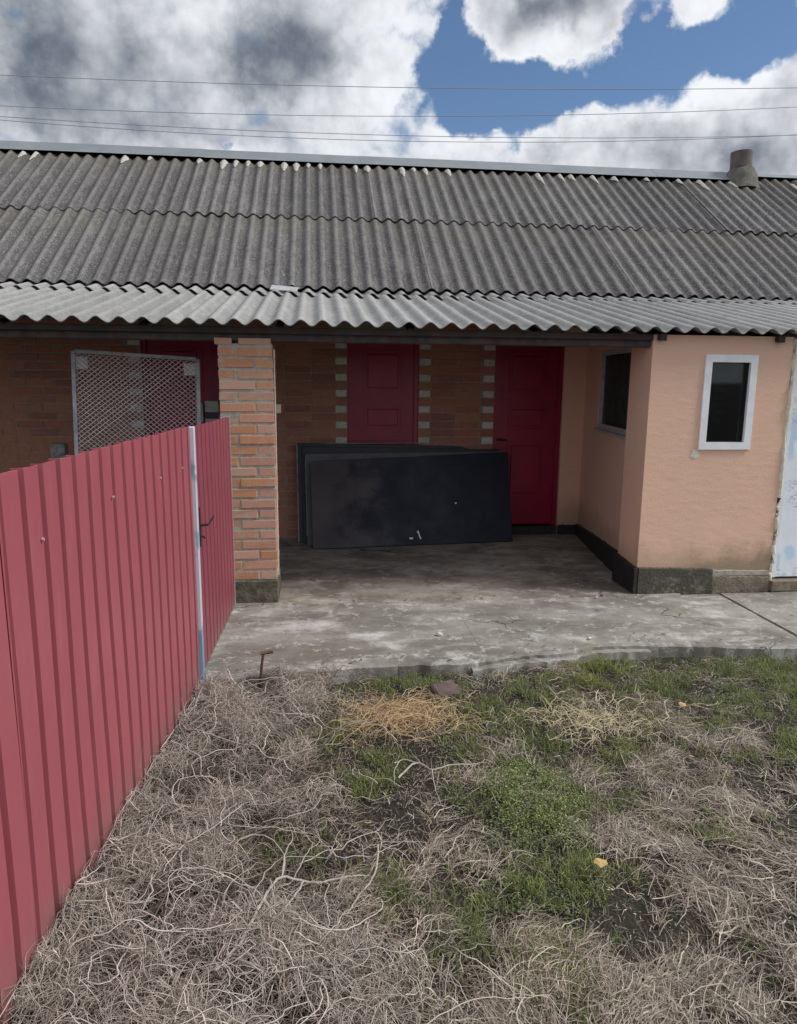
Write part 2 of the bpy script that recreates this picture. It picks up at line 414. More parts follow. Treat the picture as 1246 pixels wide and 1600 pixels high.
MT['bark'] = simple('bleached twig bark', (0.46, 0.43, 0.38), 0.85, (0.33, 0.30, 0.26), 60, bdist=0.001)
MT['plastic_scrap'] = simple('pale blue plastic', (0.36, 0.42, 0.47), 0.3, bdist=0)
def soil_mat():
    m, t, p = material('dark soil')
    pos = t.n('ShaderNodeNewGeometry').outputs['Position']
    f = t.noise(pos, 2.5, 8, 0.7)
    col = t.mix(t.ramp(f, 0.35, 0.65), (0.024, 0.020, 0.017), (0.048, 0.040, 0.032))
    f2 = t.noise(pos, 60, 6, 0.8)
    col = t.mix(t.ramp(f2, 0.5, 0.7, 0, 0.6), col, (0.12, 0.10, 0.078))
    f3 = t.noise(pos, 1.2, 5, 0.6)
    col = t.mix(t.ramp(f3, 0.5, 0.7, 0, 0.5), col, (0.05, 0.065, 0.025))
    link(t, col, p.inputs['Base Color'])
    p.inputs['Roughness'].default_value = 0.95
    bump(t, p, t.noise(pos, 50, 6, 0.8), 0.02)
    return m
MT['soil'] = soil_mat()
def strand_mat(name, trans=0.0, rough=0.75):
    m, t, p = material(name)
    a = t.n('ShaderNodeAttribute', attribute_name='tint').outputs['Color']
    link(t, a, p.inputs['Base Color'])
    p.inputs['Roughness'].default_value = rough
    p.inputs['Specular IOR Level'].default_value = 0.3
    if trans:
        tr = t.n('ShaderNodeBsdfTranslucent', ins={'Color': a})
        ms = t.n('ShaderNodeMixShader', ins={0: trans, 1: p.outputs[0], 2: tr.outputs[0]})
        out = [x for x in t.t.nodes if x.type == 'OUTPUT_MATERIAL'][0]
        link(t, ms.outputs[0], out.inputs[0])
    return m
MT['strand'] = strand_mat('dead stalk')
MT['green'] = strand_mat('living blade', 0.3, 0.55)

# ------------------------------------------------------------------ object helpers
def wl(o):
    v = Vector((0, 0, 0))
    while o is not None:
        v = v + o.location
        o = o.parent
    return v
def tag(o, label=None, cat=None, group=None, kind=None):
    if label: o['label'] = label
    if cat: o['category'] = cat
    if group: o['group'] = group
    if kind: o['kind'] = kind
    return o
def empty(name, loc):
    o = bpy.data.objects.new(name, None)
    o.empty_display_size = 0.1
    COL.objects.link(o)
    o.location = loc
    return o
def link_obj(name, me, parent, loc, rot=(0, 0, 0)):
    o = bpy.data.objects.new(name, me)
    COL.objects.link(o)
    if parent is not None:
        o.parent = parent
        o.location = Vector(loc) - wl(parent)
    else:
        o.location = loc
    o.rotation_euler = rot
    return o
def put(name, vf, mat, parent=None, smooth=False, origin=None):
    """world-space verts/faces -> ONE mesh object whose origin is the bottom centre of its bounds"""
    v, f = vf
    a = np.array(v, dtype=float)
    if origin is None:
        lo, hi = a.min(0), a.max(0)
        origin = ((lo[0] + hi[0]) / 2, (lo[1] + hi[1]) / 2, lo[2])
    me = bpy.data.meshes.new(name)
    me.from_pydata([tuple(x) for x in (a - np.array(origin))], [], f)
    me.materials.append(MT[mat] if isinstance(mat, str) else mat)
    if smooth:
        me.polygons.foreach_set('use_smooth', [True] * len(me.polygons))
        me.set_sharp_from_angle(angle=R(40))
    me.update()
    return link_obj(name, me, parent, origin)
def join(*vfs):
    V, F = [], []
    for v, f in vfs:
        n = len(V)
        V += [tuple(x) for x in v]
        F += [tuple(i + n for i in q) for q in f]
    return V, F
BF = [(0, 3, 2, 1), (4, 5, 6, 7), (0, 1, 5, 4), (1, 2, 6, 5), (2, 3, 7, 6), (3, 0, 4, 7)]
def box(x0, y0, z0, x1, y1, z1):
    return [(x0, y0, z0), (x1, y0, z0), (x1, y1, z0), (x0, y1, z0), (x0, y0, z1), (x1, y0, z1), (x1, y1, z1), (x0, y1, z1)], BF
def bevbox(x0, y0, z0, x1, y1, z1, b=0.004, jit=0.0, seg=1):
    bm = bmesh.new()
    v, f = box(x0, y0, z0, x1, y1, z1)
    vs = [bm.verts.new(p) for p in v]
    for q in f: bm.faces.new([vs[i] for i in q])
    bmesh.ops.bevel(bm, geom=bm.edges[:], offset=b, segments=seg, affect='EDGES')
    bm.verts.index_update()
    V = [tuple(c + random.uniform(-jit, jit) for c in p.co) for p in bm.verts]
    F = [tuple(x.index for x in q.verts) for q in bm.faces]
    bm.free()
    return V, F
def xf(vf, m):
    return [tuple(m @ Vector(p)) for p in vf[0]], vf[1]
def tube(pts, r, n=8, cap=True):
    V, F = [], []
    P = [Vector(p) for p in pts]
    rr = r if hasattr(r, '__len__') else [r] * len(P)
    for i, p in enumerate(P):
        t = (P[min(i + 1, len(P) - 1)] - P[max(i - 1, 0)]).normalized()
        a = t.cross(Vector((0, 0, 1)))
        if a.length < 0.05: a = t.cross(Vector((1, 0, 0)))
        a.normalize(); b = t.cross(a)
        for k in range(n):
            q = 2 * math.pi * k / n
            V.append(tuple(p + a * math.cos(q) * rr[i] + b * math.sin(q) * rr[i]))
    for i in range(len(P) - 1):
        for k in range(n):
            F.append((i * n + k, i * n + (k + 1) % n, (i + 1) * n + (k + 1) % n, (i + 1) * n + k))
    if cap:
        F.append(tuple(range(n))); F.append(tuple(range((len(P) - 1) * n, len(P) * n))[::-1])
    return V, F
def wall_hole(o, u, n, uu, zz, hu, hz, th):
    """wall plate in plane (o + u*s, z), thickness th along n, with one rectangular hole and its reveals"""
    us = [uu[0], hu[0], hu[1], uu[1]]; zs = [zz[0], hz[0], hz[1], zz[1]]
    V, F = [], []
    def P(s, z, d): return (o[0] + u[0] * s + n[0] * d, o[1] + u[1] * s + n[1] * d, z)
    for d in (0, th):
        for z in zs:
            for s in us: V.append(P(s, z, d))
    def I(i, j, k): return k * 16 + j * 4 + i
    for i in range(3):
        for j in range(3):
            if i == 1 and j == 1: continue
            F.append((I(i, j, 0), I(i + 1, j, 0), I(i + 1, j + 1, 0), I(i, j + 1, 0)))
            F.append((I(i, j, 1), I(i, j + 1, 1), I(i + 1, j + 1, 1), I(i + 1, j, 1)))
    for a, b in (((1, 1), (2, 1)), ((2, 1), (2, 2)), ((2, 2), (1, 2)), ((1, 2), (1, 1)), ((0, 0), (3, 0)), ((3, 0), (3, 3)), ((3, 3), (0, 3)), ((0, 3), (0, 0))):
        F.append((I(a[0], a[1], 0), I(b[0], b[1], 0), I(b[0], b[1], 1), I(a[0], a[1], 1)))
    return V, F

# value noise for terrain and density maps
_tab = rng.random((256, 256))
def vnoise(x, y, s=1.0, o=0):
    x = np.asarray(x) * s + 37.3 + o * 17.1; y = np.asarray(y) * s + 11.7 + o * 5.3
    xi = np.floor(x).astype(int); yi = np.floor(y).astype(int)
    fx = x - xi; fy = y - yi
    fx = fx * fx * (3 - 2 * fx); fy = fy * fy * (3 - 2 * fy)
    g = lambda a, b: _tab[a % 256, b % 256]
    return (g(xi, yi) * (1 - fx) + g(xi + 1, yi) * fx) * (1 - fy) + (g(xi, yi + 1) * (1 - fx) + g(xi + 1, yi + 1) * fx) * fy
def fbm(x, y, s=1.0, o=0, n=4):
    t = 0; a = 0.5
    for i in range(n):
        t = t + a * (vnoise(x, y, s * 2 ** i, o + i * 3) - 0.5); a *= 0.5
    return t
EDGE = np.array([(-4.5, 3.86), (-0.63, 3.87), (0.0, 3.95), (0.6, 4.0), (0.93, 3.99), (1.16, 4.06), (1.55, 4.12), (1.73, 4.21), (2.2, 4.18), (2.7, 4.08), (3.15, 4.06), (5, 4.0), (9, 4.0)])
def edge_y(x):
    x = np.asarray(x, float)
    return np.interp(x, EDGE[:, 0], EDGE[:, 1]) + 0.05 * fbm(x, x * 0, 5, 2) + 0.035 * fbm(x, x * 0, 22, 5) + 0.012 * fbm(x, x * 0, 55, 8)
def fence_x(y):
    return -0.655 - (3.8 - np.asarray(y)) * (0.18 / 2.1)
def ground_z(x, y):
    x = np.asarray(x, float); y = np.asarray(y, float)
    near = np.clip(1 - (np.abs(y - 2.5)) / 3.0, 0, 1) * np.clip(1 - np.abs(x - 1) / 5, 0, 1)
    return -0.085 - 0.012 * np.exp(-((y - 3.95) / 0.18) ** 2) + near * (0.10 * fbm(x, y, 1.3, 1) + 0.05 * fbm(x, y, 9, 4)) 

# ------------------------------------------------------------------ ground
def grid_axis(lo, hi, step, far):
    inner = list(np.arange(lo, hi + 1e-6, step))
    out, d, v = [], step, hi
    while v < far:
        d *= 1.5; v += d; out.append(v)
    inn, d, v = [], step, lo
    while v > -far:
        d *= 1.5; v -= d; inn.append(v)
    return np.array(inn[::-1] + inner + out)
gx = grid_axis(-1.2, 4.4, 0.03, 500); gy = grid_axis(0.4, 4.3, 0.03, 500)
X, Y = np.meshgrid(gx, gy)
Z = ground_z(X, Y)
nx, ny = len(gx), len(gy)
V = np.stack([X.ravel(), Y.ravel(), Z.ravel()], 1)
idx = np.arange(nx * ny).reshape(ny, nx)
F = np.stack([idx[:-1, :-1].ravel(), idx[:-1, 1:].ravel(), idx[1:, 1:].ravel(), idx[1:, :-1].ravel()], 1)
me = bpy.data.meshes.new('ground'); me.from_pydata(V.tolist(), [], F.tolist()); me.materials.append(MT['soil'])
me.polygons.foreach_set('use_smooth', [True] * len(me.polygons))
tag(link_obj('ground', me, None, (0, 0, 0)), 'dark bare soil of the yard', kind='structure')

# ------------------------------------------------------------------ concrete slabs
def slab(name, xs, front, back, ztop, depth, mat, parent, o=0, amp=0.004):
    xs = np.array(xs); nv = 26
    V, F = [], []
    for i, x in enumerate(xs):
        a, b = front(x), back(x)
        for j in range(nv):
            y = a + (b - a) * (j / (nv - 1)) ** 1.4
            z = ztop + amp * float(fbm(x, y, 3, o)) * 2
            if j == 0: z -= 0.012
            V.append((x, y, z))
    n = len(xs)
    for i in range(n - 1):
        for j in range(nv - 1):
            F.append((i * nv + j, (i + 1) * nv + j, (i + 1) * nv + j + 1, i * nv + j + 1))
    base = len(V)
    ring = [i * nv for i in range(n)] + [(n - 1) * nv + j for j in range(1, nv)] + [i * nv + nv - 1 for i in range(n - 2, -1, -1)] + [j for j in range(nv - 2, 0, -1)]
    for r in ring:
        p = V[r]; V.append((p[0], p[1], ztop - depth))
    L = len(ring)
    for k in range(L):
        F.append((ring[k], base + k, base + (k + 1) % L, ring[(k + 1) % L]))
    F.append(tuple(range(base, base + L))[::-1])
    return put(name, (V, F), mat, parent, smooth=True)
pav = tag(empty('pavement', (1.0, 4.6, -0.1)), 'worn pale concrete apron slabs in front of the porch', kind='structure')
bk = lambda x: 5.195 + 0.012 * float(fbm(x, 0, 6, 9))
e = lambda x: float(edge_y(x))
slab('slab', np.arange(-0.70, 1.0001, 0.02), lambda x: max(e(x), 3.87 + 0 * x), bk, -0.006, 0.14, 'apron', pav)
slab('slab', np.arange(1.003, 3.155, 0.02), e, bk, -0.008, 0.14, 'apron', pav, 3)
slab('slab', np.arange(3.165, 8.5, 0.05), e, bk, -0.004, 0.14, 'apron', pav, 5)
slab('ledge', np.arange(0.9, 2.1, 0.02), lambda x: e(x) - 0.05 - 0.05 * abs(float(fbm(x, 0, 9, 4))), lambda x: e(x) + 0.1, -0.040, 0.1, 'apron', pav, 7)
slab('slab', np.arange(-8.5, -0.705, 0.1), lambda x: 4.4, bk, -0.006, 0.14, 'apron', pav, 6)
pf = tag(empty('porch_floor', (0, 6.3, -0.1)), 'stained concrete floor under the porch roof', kind='structure')
slab('slab', np.arange(-8.5, 2.86, 0.03), lambda x: 5.199 + 0.012 * float(fbm(x, 0, 6, 9)), lambda x: 7.5, 0.0, 0.14, 'porchfloor', pf, 8)

# ------------------------------------------------------------------ corrugated sheets
PW = 0.15
def corr(nw, L, amp=0.021, th=0.006, ppw=12, rows=4, jit=0.004, seed=0):
    rr = random.Random(seed)
    n = nw * ppw + 1
    V, F = [], []
    ej = [rr.uniform(-jit, jit) for _ in range(n)]
    for lay in (1, 0):
        for j in range(rows + 1):
            for i in range(n):
                x = i * PW / ppw
                z = amp * math.cos(2 * math.pi * x / PW) + (th if lay else 0)
                y = L * j / rows
                if j == 0: y += ej[i]
                V.append((x - nw * PW / 2, y, z))
    N = n * (rows + 1)
    for j in range(rows):
        for i in range(n - 1):
            a, b, c, d = j * n + i, j * n + i + 1, (j + 1) * n + i + 1, (j + 1) * n + i
            F.append((a, b, c, d)); F.append((N + a, N + d, N + c, N + b))
    for i in range(n - 1):
        F.append((i, N + i, N + i + 1, i + 1)); k = rows * n
        F.append((k + i, k + i + 1, N + k + i + 1, N + k + i))
    for j in range(rows):
        a, d = j * n, (j + 1) * n
        F.append((a, d, N + d, N + a)); a += n - 1; d += n - 1
        F.append((a, N + a, N + d, d))
    return V, F
def sheet_mesh(name, nw, L, mat, seed):
    v, f = corr(nw, L, seed=seed)
    me = bpy.data.meshes.new(name); me.from_pydata(v, [], f); me.materials.append(MT[mat])
    me.polygons.foreach_set('use_smooth', [True] * len(me.polygons)); me.set_sharp_from_angle(angle=R(50))
    return me
def lay_row(parent, meshes, x0, x1, y, z, slope, name='roof_sheet', phase=0.0, seed=1):
    rr = random.Random(seed)
    step = 7 * PW; x = x0 + phase; k = 0
    while x < x1:
        # z drops slightly to the right along the ridge as the old roof sags
        link_obj(name, meshes[k % len(meshes)], parent, (x + 3.5 * PW, y + rr.uniform(-0.012, 0.012), z + rr.uniform(-0.0006, 0.0006)), (slope + rr.uniform(-0.0004, 0.0004), 0.0, rr.uniform(-0.001, 0.001)))
        x += step; k += 1

# ------------------------------------------------------------------ main house
house = tag(empty('brick_house', (1.0, 9.5, 0)), 'long low brick house with a grey corrugated cement roof and dark red doors', 'house')
SL = math.atan(0.664)
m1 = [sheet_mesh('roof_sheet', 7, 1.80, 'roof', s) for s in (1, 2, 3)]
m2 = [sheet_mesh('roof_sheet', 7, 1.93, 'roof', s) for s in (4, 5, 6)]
lay_row(house, m1, -5.2, 8.6, 7.25, 2.492, SL, phase=0.03, seed=3)
ny_, nz_ = -math.sin(SL), math.cos(SL)
s2 = 1.625
lay_row(house, m2, -5.2, 8.6, 7.25 + s2 * math.cos(SL) + ny_ * 0.014, 2.492 + s2 * math.sin(SL) + nz_ * 0.014, SL, phase=0.03 - 0.45, seed=9)
# rear slope, plain
rs = [sheet_mesh('roof_sheet', 7, 3.6, 'roof', 8)]
rr_ = random.Random(4); x = -5.2
while x < 8.6:
    link_obj('roof_sheet', rs[0], house, (x + 0.6, 13.20, 2.44), (SL, 0.006, math.pi)); x += 1.05
# ridge cap sections
RY, RZ = 10.19, 4.475
for i, (xa, xb) in enumerate([(-5.4, -3.37), (-3.4, -1.37), (-1.4, 0.63), (0.6, 2.63), (2.6, 4.63), (4.6, 5.66), (5.66, 7.43), (7.4, 8.6)]):
    if xa > 5.5: flare = 0.12
    else: flare = 0.30
    c, s_ = math.cos(SL), math.sin(SL)
    zz = 0.040 + (0.003 if i % 2 else 0)
    pts = [(-flare * c, -flare * s_ - 0.026), (-flare * c, -flare * s_), (-0.02, -0.008), (0.02, -0.008), (flare * c, -flare * s_)]
    V, F = [], []
    for xx in (xa, xb):
        for p in pts: V.append((xx, RY + p[0], RZ + zz + p[1]))
        for p in pts[::-1]: V.append((xx, RY + p[0], RZ + zz + p[1] - 0.002))
    L = 10
    for k in range(L): F.append((k, L + k, L + (k + 1) % L, (k + 1) % L))
    F.append(tuple(range(L))[::-1]); F.append(tuple(range(L, 2 * L)))
    put('ridge_cap', (V, F), 'galv', house)
# mortar dabs on the crests under the cap
rr = random.Random(21)
cx0 = -5.2 + 0.03 - 0.45
for i in range(-2, 90):
    x = cx0 + i * PW
    if x < -4.2 or x > 7.4: continue
    if rr.random() < (0.55 if x < 1.5 else 0.28):
        Ld = rr.uniform(0.13, 0.42); wd = rr.uniform(0.028, 0.050)
        V, F = [], []
        npt = 7
        for j in range(npt):
            s = 3.235 - Ld * j / (npt - 1)
            ww = wd * (1 - (j / (npt - 1)) ** 1.5 * 0.85) * rr.uniform(0.8, 1.15)
            for q in (-1, -0.5, 0, 0.5, 1):
                xx = x + q * ww
                hz = 0.021 * math.cos(2 * math.pi * (xx - x) / PW) + 0.030 + 0.004 * (1 - q * q)
                V.append((xx, 7.25 + s * math.cos(SL) + ny_ * hz, 2.492 + s * math.sin(SL) + nz_ * hz))
        for j in range(npt - 1):
            for q in range(4):
                F.append((j * 5 + q, (j + 1) * 5 + q, (j + 1) * 5 + q + 1, j * 5 + q + 1))
        put('mortar_dab', (V, F), 'mortar_patch', house, smooth=True)
# chimney pipe
cpos = []
V, F = tube([(5.83, 10.02, 4.30), (5.82, 10.02, 4.45), (5.81, 10.02, 4.73)], [0.145, 0.14, 0.138], 20, cap=False)
Vi, Fi = tube([(5.81, 10.02, 4.73), (5.83, 10.02, 4.35)], [0.118, 0.118], 20, cap=False)
rim = [(40 + k, 40 + (k + 1) % 20, 60 + (k + 1) % 20, 60 + k) for k in range(20)]
V2, F2 = join((V, F), (Vi, Fi)); F2 += rim
chim = put('chimney', (V2, F2), 'chimney', house, smooth=True)
V, F = tube([(5.83, 10.0, 4.22), (5.83, 10.01, 4.40), (5.82, 10.02, 4.50), (5.82, 10.02, 4.53)], [0.25, 0.20, 0.165, 0.142], 18)
V = [(a + rr.uniform(-.012, .012), b + rr.uniform(-.012, .012), c + rr.uniform(-.012, .012)) for a, b, c in V]
put('mortar_collar', (V, F), 'collar', chim, smooth=True)

# back wall of the porch: mortar bodies between the doors, bricks proud of them
DOORS = [(-1.70, -0.96), (0.314, 1.047), (1.84, 2.575)]
SEGS = [(-5.0, -1.70), (-0.96, 0.314), (1.047, 1.84)]
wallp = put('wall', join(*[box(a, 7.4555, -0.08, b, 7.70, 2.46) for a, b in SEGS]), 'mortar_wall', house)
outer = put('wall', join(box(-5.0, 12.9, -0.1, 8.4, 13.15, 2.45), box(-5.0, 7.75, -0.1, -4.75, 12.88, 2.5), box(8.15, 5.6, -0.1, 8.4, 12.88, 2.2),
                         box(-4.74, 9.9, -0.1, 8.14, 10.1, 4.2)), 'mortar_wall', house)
put('gable', ([(-5.0, 7.7, 2.5), (-5.0, 13.1, 2.5), (-5.0, 10.2, 4.3), (-4.8, 7.7, 2.5), (-4.8, 13.1, 2.5), (-4.8, 10.2, 4.3)],
              [(0, 1, 2), (3, 5, 4), (0, 3, 4, 1), (1, 4, 5, 2), (2, 5, 3, 0)]), 'brick_wall', house)
def shared(name, vf, mat):
    me = bpy.data.meshes.new(name); me.from_pydata(vf[0], [], vf[1]); me.materials.append(MT[mat]); return me
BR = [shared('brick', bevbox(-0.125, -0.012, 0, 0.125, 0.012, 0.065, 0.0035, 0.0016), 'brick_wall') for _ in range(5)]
CW = 0.08
rest = []
rr = random.Random(5)
for si, (a, b) in enumerate(SEGS):
    nrow = 0; z = 0.02
    while z < 2.40:
        # white half bricks mark the door jambs every other course
        qa = 0.118 if si > 0 else 0.0
        qb = 0.118
        lo, hi = a + (0.125 if (si > 0 and nrow % 2 == 0) else 0.0), b - (0.125 if nrow % 2 == 0 else 0.0)
        if nrow % 2 == 0:
            for qx in ([a + 0.004] if si > 0 else []) + [b - 0.119]:
                if 0.15 < z < 2.0:
                    put('white_brick', bevbox(qx, 7.449, z, qx + 0.115, 7.475, z + 0.066, 0.004, 0.0015), 'white_brick', wallp)
        x = lo - (0.13 if nrow % 2 else 0.0) - 0.002 if si == 0 else lo
        first = (0.125 if nrow % 2 else 0.25)
        while x < hi - 0.03:
            L = 0.25
            if x == lo and nrow % 2: L = 0.12
            L = min(L, hi - x - 0.004)
            if L < 0.03: break
            vis = (0.85 if si == 2 else 1.0 if si == 0 else -1) < z < 1.98 and x > (-3.0 if si == 0 else -0.5) and not (si == 1 and x > -0.2 and z < 0.75)
            dy = rr.uniform(-0.003, 0.003); jx = rr.uniform(-0.003, 0.003)
            if vis:
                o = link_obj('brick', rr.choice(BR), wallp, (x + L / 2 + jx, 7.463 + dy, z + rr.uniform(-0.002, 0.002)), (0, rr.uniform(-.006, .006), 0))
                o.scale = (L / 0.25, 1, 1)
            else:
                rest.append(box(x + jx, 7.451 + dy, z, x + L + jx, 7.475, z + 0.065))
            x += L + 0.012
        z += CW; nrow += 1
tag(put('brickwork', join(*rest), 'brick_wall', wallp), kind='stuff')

# red doors
def door(x0, x1, lab):
    d = tag(put('door', bevbox(x0 + 0.045, 7.50, 0.105, x1 - 0.045, 7.535, 2.06, 0.003), 'door', house), lab)
    fr = put('door_frame', join(box(x0 + 0.002, 7.475, 0.09, x0 + 0.047, 7.56, 2.11), box(x1 - 0.047, 7.475, 0.09, x1 - 0.002, 7.56, 2.11), box(x0 + 0.047, 7.475, 2.062, x1 - 0.047, 7.56, 2.11)), 'door', d)
    w0, w1 = x0 + 0.165, x1 - 0.165
    for z0, z1 in ((0.20, 0.30), (0.40, 1.00), (1.12, 1.38), (1.50, 1.93)):
        # raised field with a moulding round it
        put('moulding', join(box(w0, 7.488, z0, w1, 7.4998, z0 + 0.018), box(w0, 7.488, z1 - 0.018, w1, 7.4998, z1),
                             box(w0, 7.488, z0 + 0.018, w0 + 0.018, 7.4998, z1 - 0.018), box(w1 - 0.018, 7.488, z0 + 0.018, w1, 7.4998, z1 - 0.018)), 'door', d)
        if z1 - z0 > 0.15:
            put('door_panel', bevbox(w0 + 0.045, 7.486, z0 + 0.045, w1 - 0.045, 7.4997, z1 - 0.045, 0.006), 'door', d)
    put('lintel', box(x0 + 0.002, 7.47, 2.112, x1 - 0.002, 7.70, 2.45), 'mortar_wall', d)
    put('threshold', box(x0 + 0.002, 7.43, 0.0, x1 - 0.002, 7.70, 0.088), 'bitumen', d)
    put('door_back', box(x0 + 0.01, 7.60, 0.09, x1 - 0.01, 7.62, 2.1), 'dark_room', d)
    return d
door(*DOORS[0], 'dark red door seen behind the wire mesh panel')
d1 = door(*DOORS[1], 'dark red door half hidden by the black boards')
d2 = door(*DOORS[2], 'dark red door standing clear beside the pink wall')
put('door_handle', join(tube([(1.90, 7.50, 1.02), (1.90, 7.455, 1.02)], 0.012, 8), tube([(1.90, 7.455, 1.02), (1.99, 7.452, 1.018)], 0.009, 8)), 'black', d2)

# ------------------------------------------------------------------ porch roof with beam and rafters
porch = tag(empty('porch_roof', (1.0, 5.3, 1.9)), 'low lean-to porch roof of paler corrugated sheets on a dark timber beam', 'porch roof')
S2 = math.atan(0.205)
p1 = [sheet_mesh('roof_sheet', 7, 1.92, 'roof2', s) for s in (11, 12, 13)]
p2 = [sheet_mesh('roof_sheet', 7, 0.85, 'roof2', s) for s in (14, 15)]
lay_row(porch, p1, -5.2, 8.6, 5.15, 2.012, S2, phase=0.0, seed=13)
lay_row(porch, p2, -5.2, 8.6, 6.97, 2.012 + 1.82 * 0.205 + 0.014, S2, phase=0.03, seed=14)
put('beam', bevbox(-5.1, 5.27, 1.893, 2.482, 5.37, 1.985, 0.006), 'wood2', porch)
put('fascia_board', bevbox(-5.1, 5.235, 1.945, 2.48, 5.262, 1.988, 0.003), 'wood', porch)
for i, x in enumerate(np.arange(-4.9, 8.4, 0.93)):
    zo = -0.034
    y0, y1 = (5.20, 7.44)
    def zz(y): return 2.012 + (y - 5.15) * 0.205 + zo
    xa, xb = x - 0.025, x + 0.025
    tail = 0.05 if x > 2.3 else 0.032
    V = [(xa, y0, zz(y0) - tail), (xb, y0, zz(y0) - tail), (xb, y1, zz(y1) - 0.09), (xa, y1, zz(y1) - 0.09), (xa, y0, zz(y0)), (xb, y0, zz(y0)), (xb, y1, zz(y1)), (xa, y1, zz(y1))]
    if x < 2.3:   # the rafters bear on the beam
        V[0] = (xa, y0, 1.989); V[1] = (xb, y0, 1.989)
        V[2] = (xa + .05, 7.44, zz(y1) - 0.09)
        V = [(xa, 5.272, 1.987), (xb, 5.272, 1.987), (xb, y1, zz(y1) - 0.08), (xa, y1, zz(y1) - 0.08), (xa, 5.272, zz(5.272)), (xb, 5.272, zz(5.272)), (xb, y1, zz(y1)), (xa, y1, zz(y1))]
    put('rafter', (V, BF), 'wood', porch)
for yb in (5.6, 6.3, 6.95):
    zb = 2.012 + (yb - 5.15) * 0.205 - 0.0335
    put('batten', box(-5.1, yb, zb, 8.3, yb + 0.04, zb + 0.012), 'wood', porch)

# ------------------------------------------------------------------ brick pillar
pil = tag(empty('brick_pillar', (-0.49, 5.44, 0)), 'square orange brick pillar on a mossy footing holding up the porch beam', 'pillar')
put('mortar_core', bevbox(-0.675, 5.2548, 0.17, -0.305, 5.6252, 1.875, 0.003), 'mortar', pil)
V, F = bevbox(-0.685, 5.235, -0.008, -0.292, 5.63, 0.17, 0.012, 0.006)
put('footing', (V, F), 'footing', pil)
PB = [shared('brick', bevbox(-0.1225, -0.0597, 0, 0.1225, 0.0597, 0.0615, 0.004, 0.0022), 'brick') for _ in range(5)]
rr = random.Random(8)
X0, Y0, S = -0.68, 5.25, 0.38
for k in range(22):
    z = 0.175 + k * 0.0768
    # pinwheel of four bricks, mirrored every course
    P = [(X0 + 0.125, Y0 + 0.06, 0), (X0 + S - 0.06, Y0 + 0.125, 90), (X0 + S - 0.125, Y0 + S - 0.06, 0), (X0 + 0.06, Y0 + S - 0.125, 90)]
    if k % 2:
        P = [(2 * X0 + S - a, b, c) for a, b, c in P]
    for a, b, c in P:
        link_obj('brick', rr.choice(PB), pil, (a + rr.uniform(-.002, .002), b + rr.uniform(-.002, .002), z + rr.uniform(-.0015, .0015)), (0, 0, R(c) + rr.uniform(-.01, .01)))
# uneven top course under the beam
link_obj('brick', PB[0], pil, (-0.425, 5.31, 1.867), (0, 0, 0.02)).scale = (0.92, 1, 0.75) 
link_obj('brick', PB[1], pil, (-0.64, 5.36, 1.867), (0, 0, R(90))).scale = (0.9, 1, 0.75)
sock = tag(put('junction_box', bevbox(-0.2995, 5.46, 1.385, -0.262, 5.52, 1.45, 0.004), 'cream', None), 'small cream plastic box fixed to the side of the brick pillar', 'junction box')
cab = tag(put('electric_cable', tube([(-0.292, 5.27, 1.84), (-0.291, 5.275, 1.3), (-0.292, 5.272, 0.75), (-0.292, 5.275, 0.2)], 0.004, 6), 'wire'), 'thin grey cable running down the corner of the brick pillar', 'cable')

# ------------------------------------------------------------------ pink annex
ann = tag(empty('plastered_annex', (3.2, 6.0, 0)), 'salmon pink rendered annex with a dark plinth, corner pilaster and two windows', 'annex')
WX0, WX1, WZ0, WZ1 = 2.905, 3.318, 1.137, 1.843
fwall = put('wall', wall_hole((0, 5.25), (1, 0), (0, 1), (2.485, 3.600), (0.0, 1.985), (WX0, WX1), (WZ0, WZ1), 0.18), 'render', ann)
put('wall', box(2.485, 5.4305, 0.0, 2.545, 5.62, 1.985), 'render', ann)
# recessed side wall
A = Vector((2.545, 5.62)); B = Vector((2.815, 7.462)); u = (B - A); Ls = u.length; u.normalize(); nrm = (u[1], -u[0])
def on(s, d=0.0): return (A[0] + u[0] * s + nrm[0] * d, A[1] + u[1] * s + nrm[1] * d)
SW0, SW1, SZ0, SZ1 = 0.10, 1.22, 1.19, 1.93
swall = put('wall', wall_hole(A, u, nrm, (0.002, Ls), (0.0, 2.05), (SW0, SW1), (SZ0, SZ1), 0.16), 'render', ann)
put('wall', box(2.577, 7.44, 0.0, 2.812, 7.72, 2.42), 'render', ann)        # strip beside the door
put('wall', box(4.62, 5.25, 0.0, 8.35, 5.43, 1.985), 'render', ann)
# plinths
def strip(pts, ztop, zb, th, side=1):
    """plinth running along pts with sloping top heights"""
    V, F = [], []
    for i, (p, zt) in enumerate(zip(pts, ztop)):
        q0 = Vector(pts[max(i - 1, 0)]); q1 = Vector(pts[min(i + 1, len(pts) - 1)])
        t = (q1 - q0).normalized(); n = Vector((t[1], -t[0])) * side
        o_ = Vector(p) + n * th
        V += [(p[0], p[1], zb), (o_[0], o_[1], zb), (o_[0], o_[1], zt - 0.006), (p[0], p[1], zt)]
    for i in range(len(pts) - 1):
        a = i * 4
        F += [(a + 1, a + 5, a + 6, a + 2), (a + 2, a + 6, a + 7, a + 3), (a, a + 3, a + 7, a + 4), (a, a + 4, a + 5, a + 1)]
    n = (len(pts) - 1) * 4
    F += [(0, 1, 2, 3), (n + 3, n + 2, n + 1, n)]
    return V, F
xs = np.linspace(2.489, 3.10, 24)
V, F = strip([(x, 5.249) for x in xs], [0.210 - 0.03 * (x - 2.485) + random.uniform(-.004, .004) for x in xs], -0.03, 0.028)
V = [(a + (0.05 * (0.18 - c) if a > 3.08 else 0), b, c) for a, b, c in V]
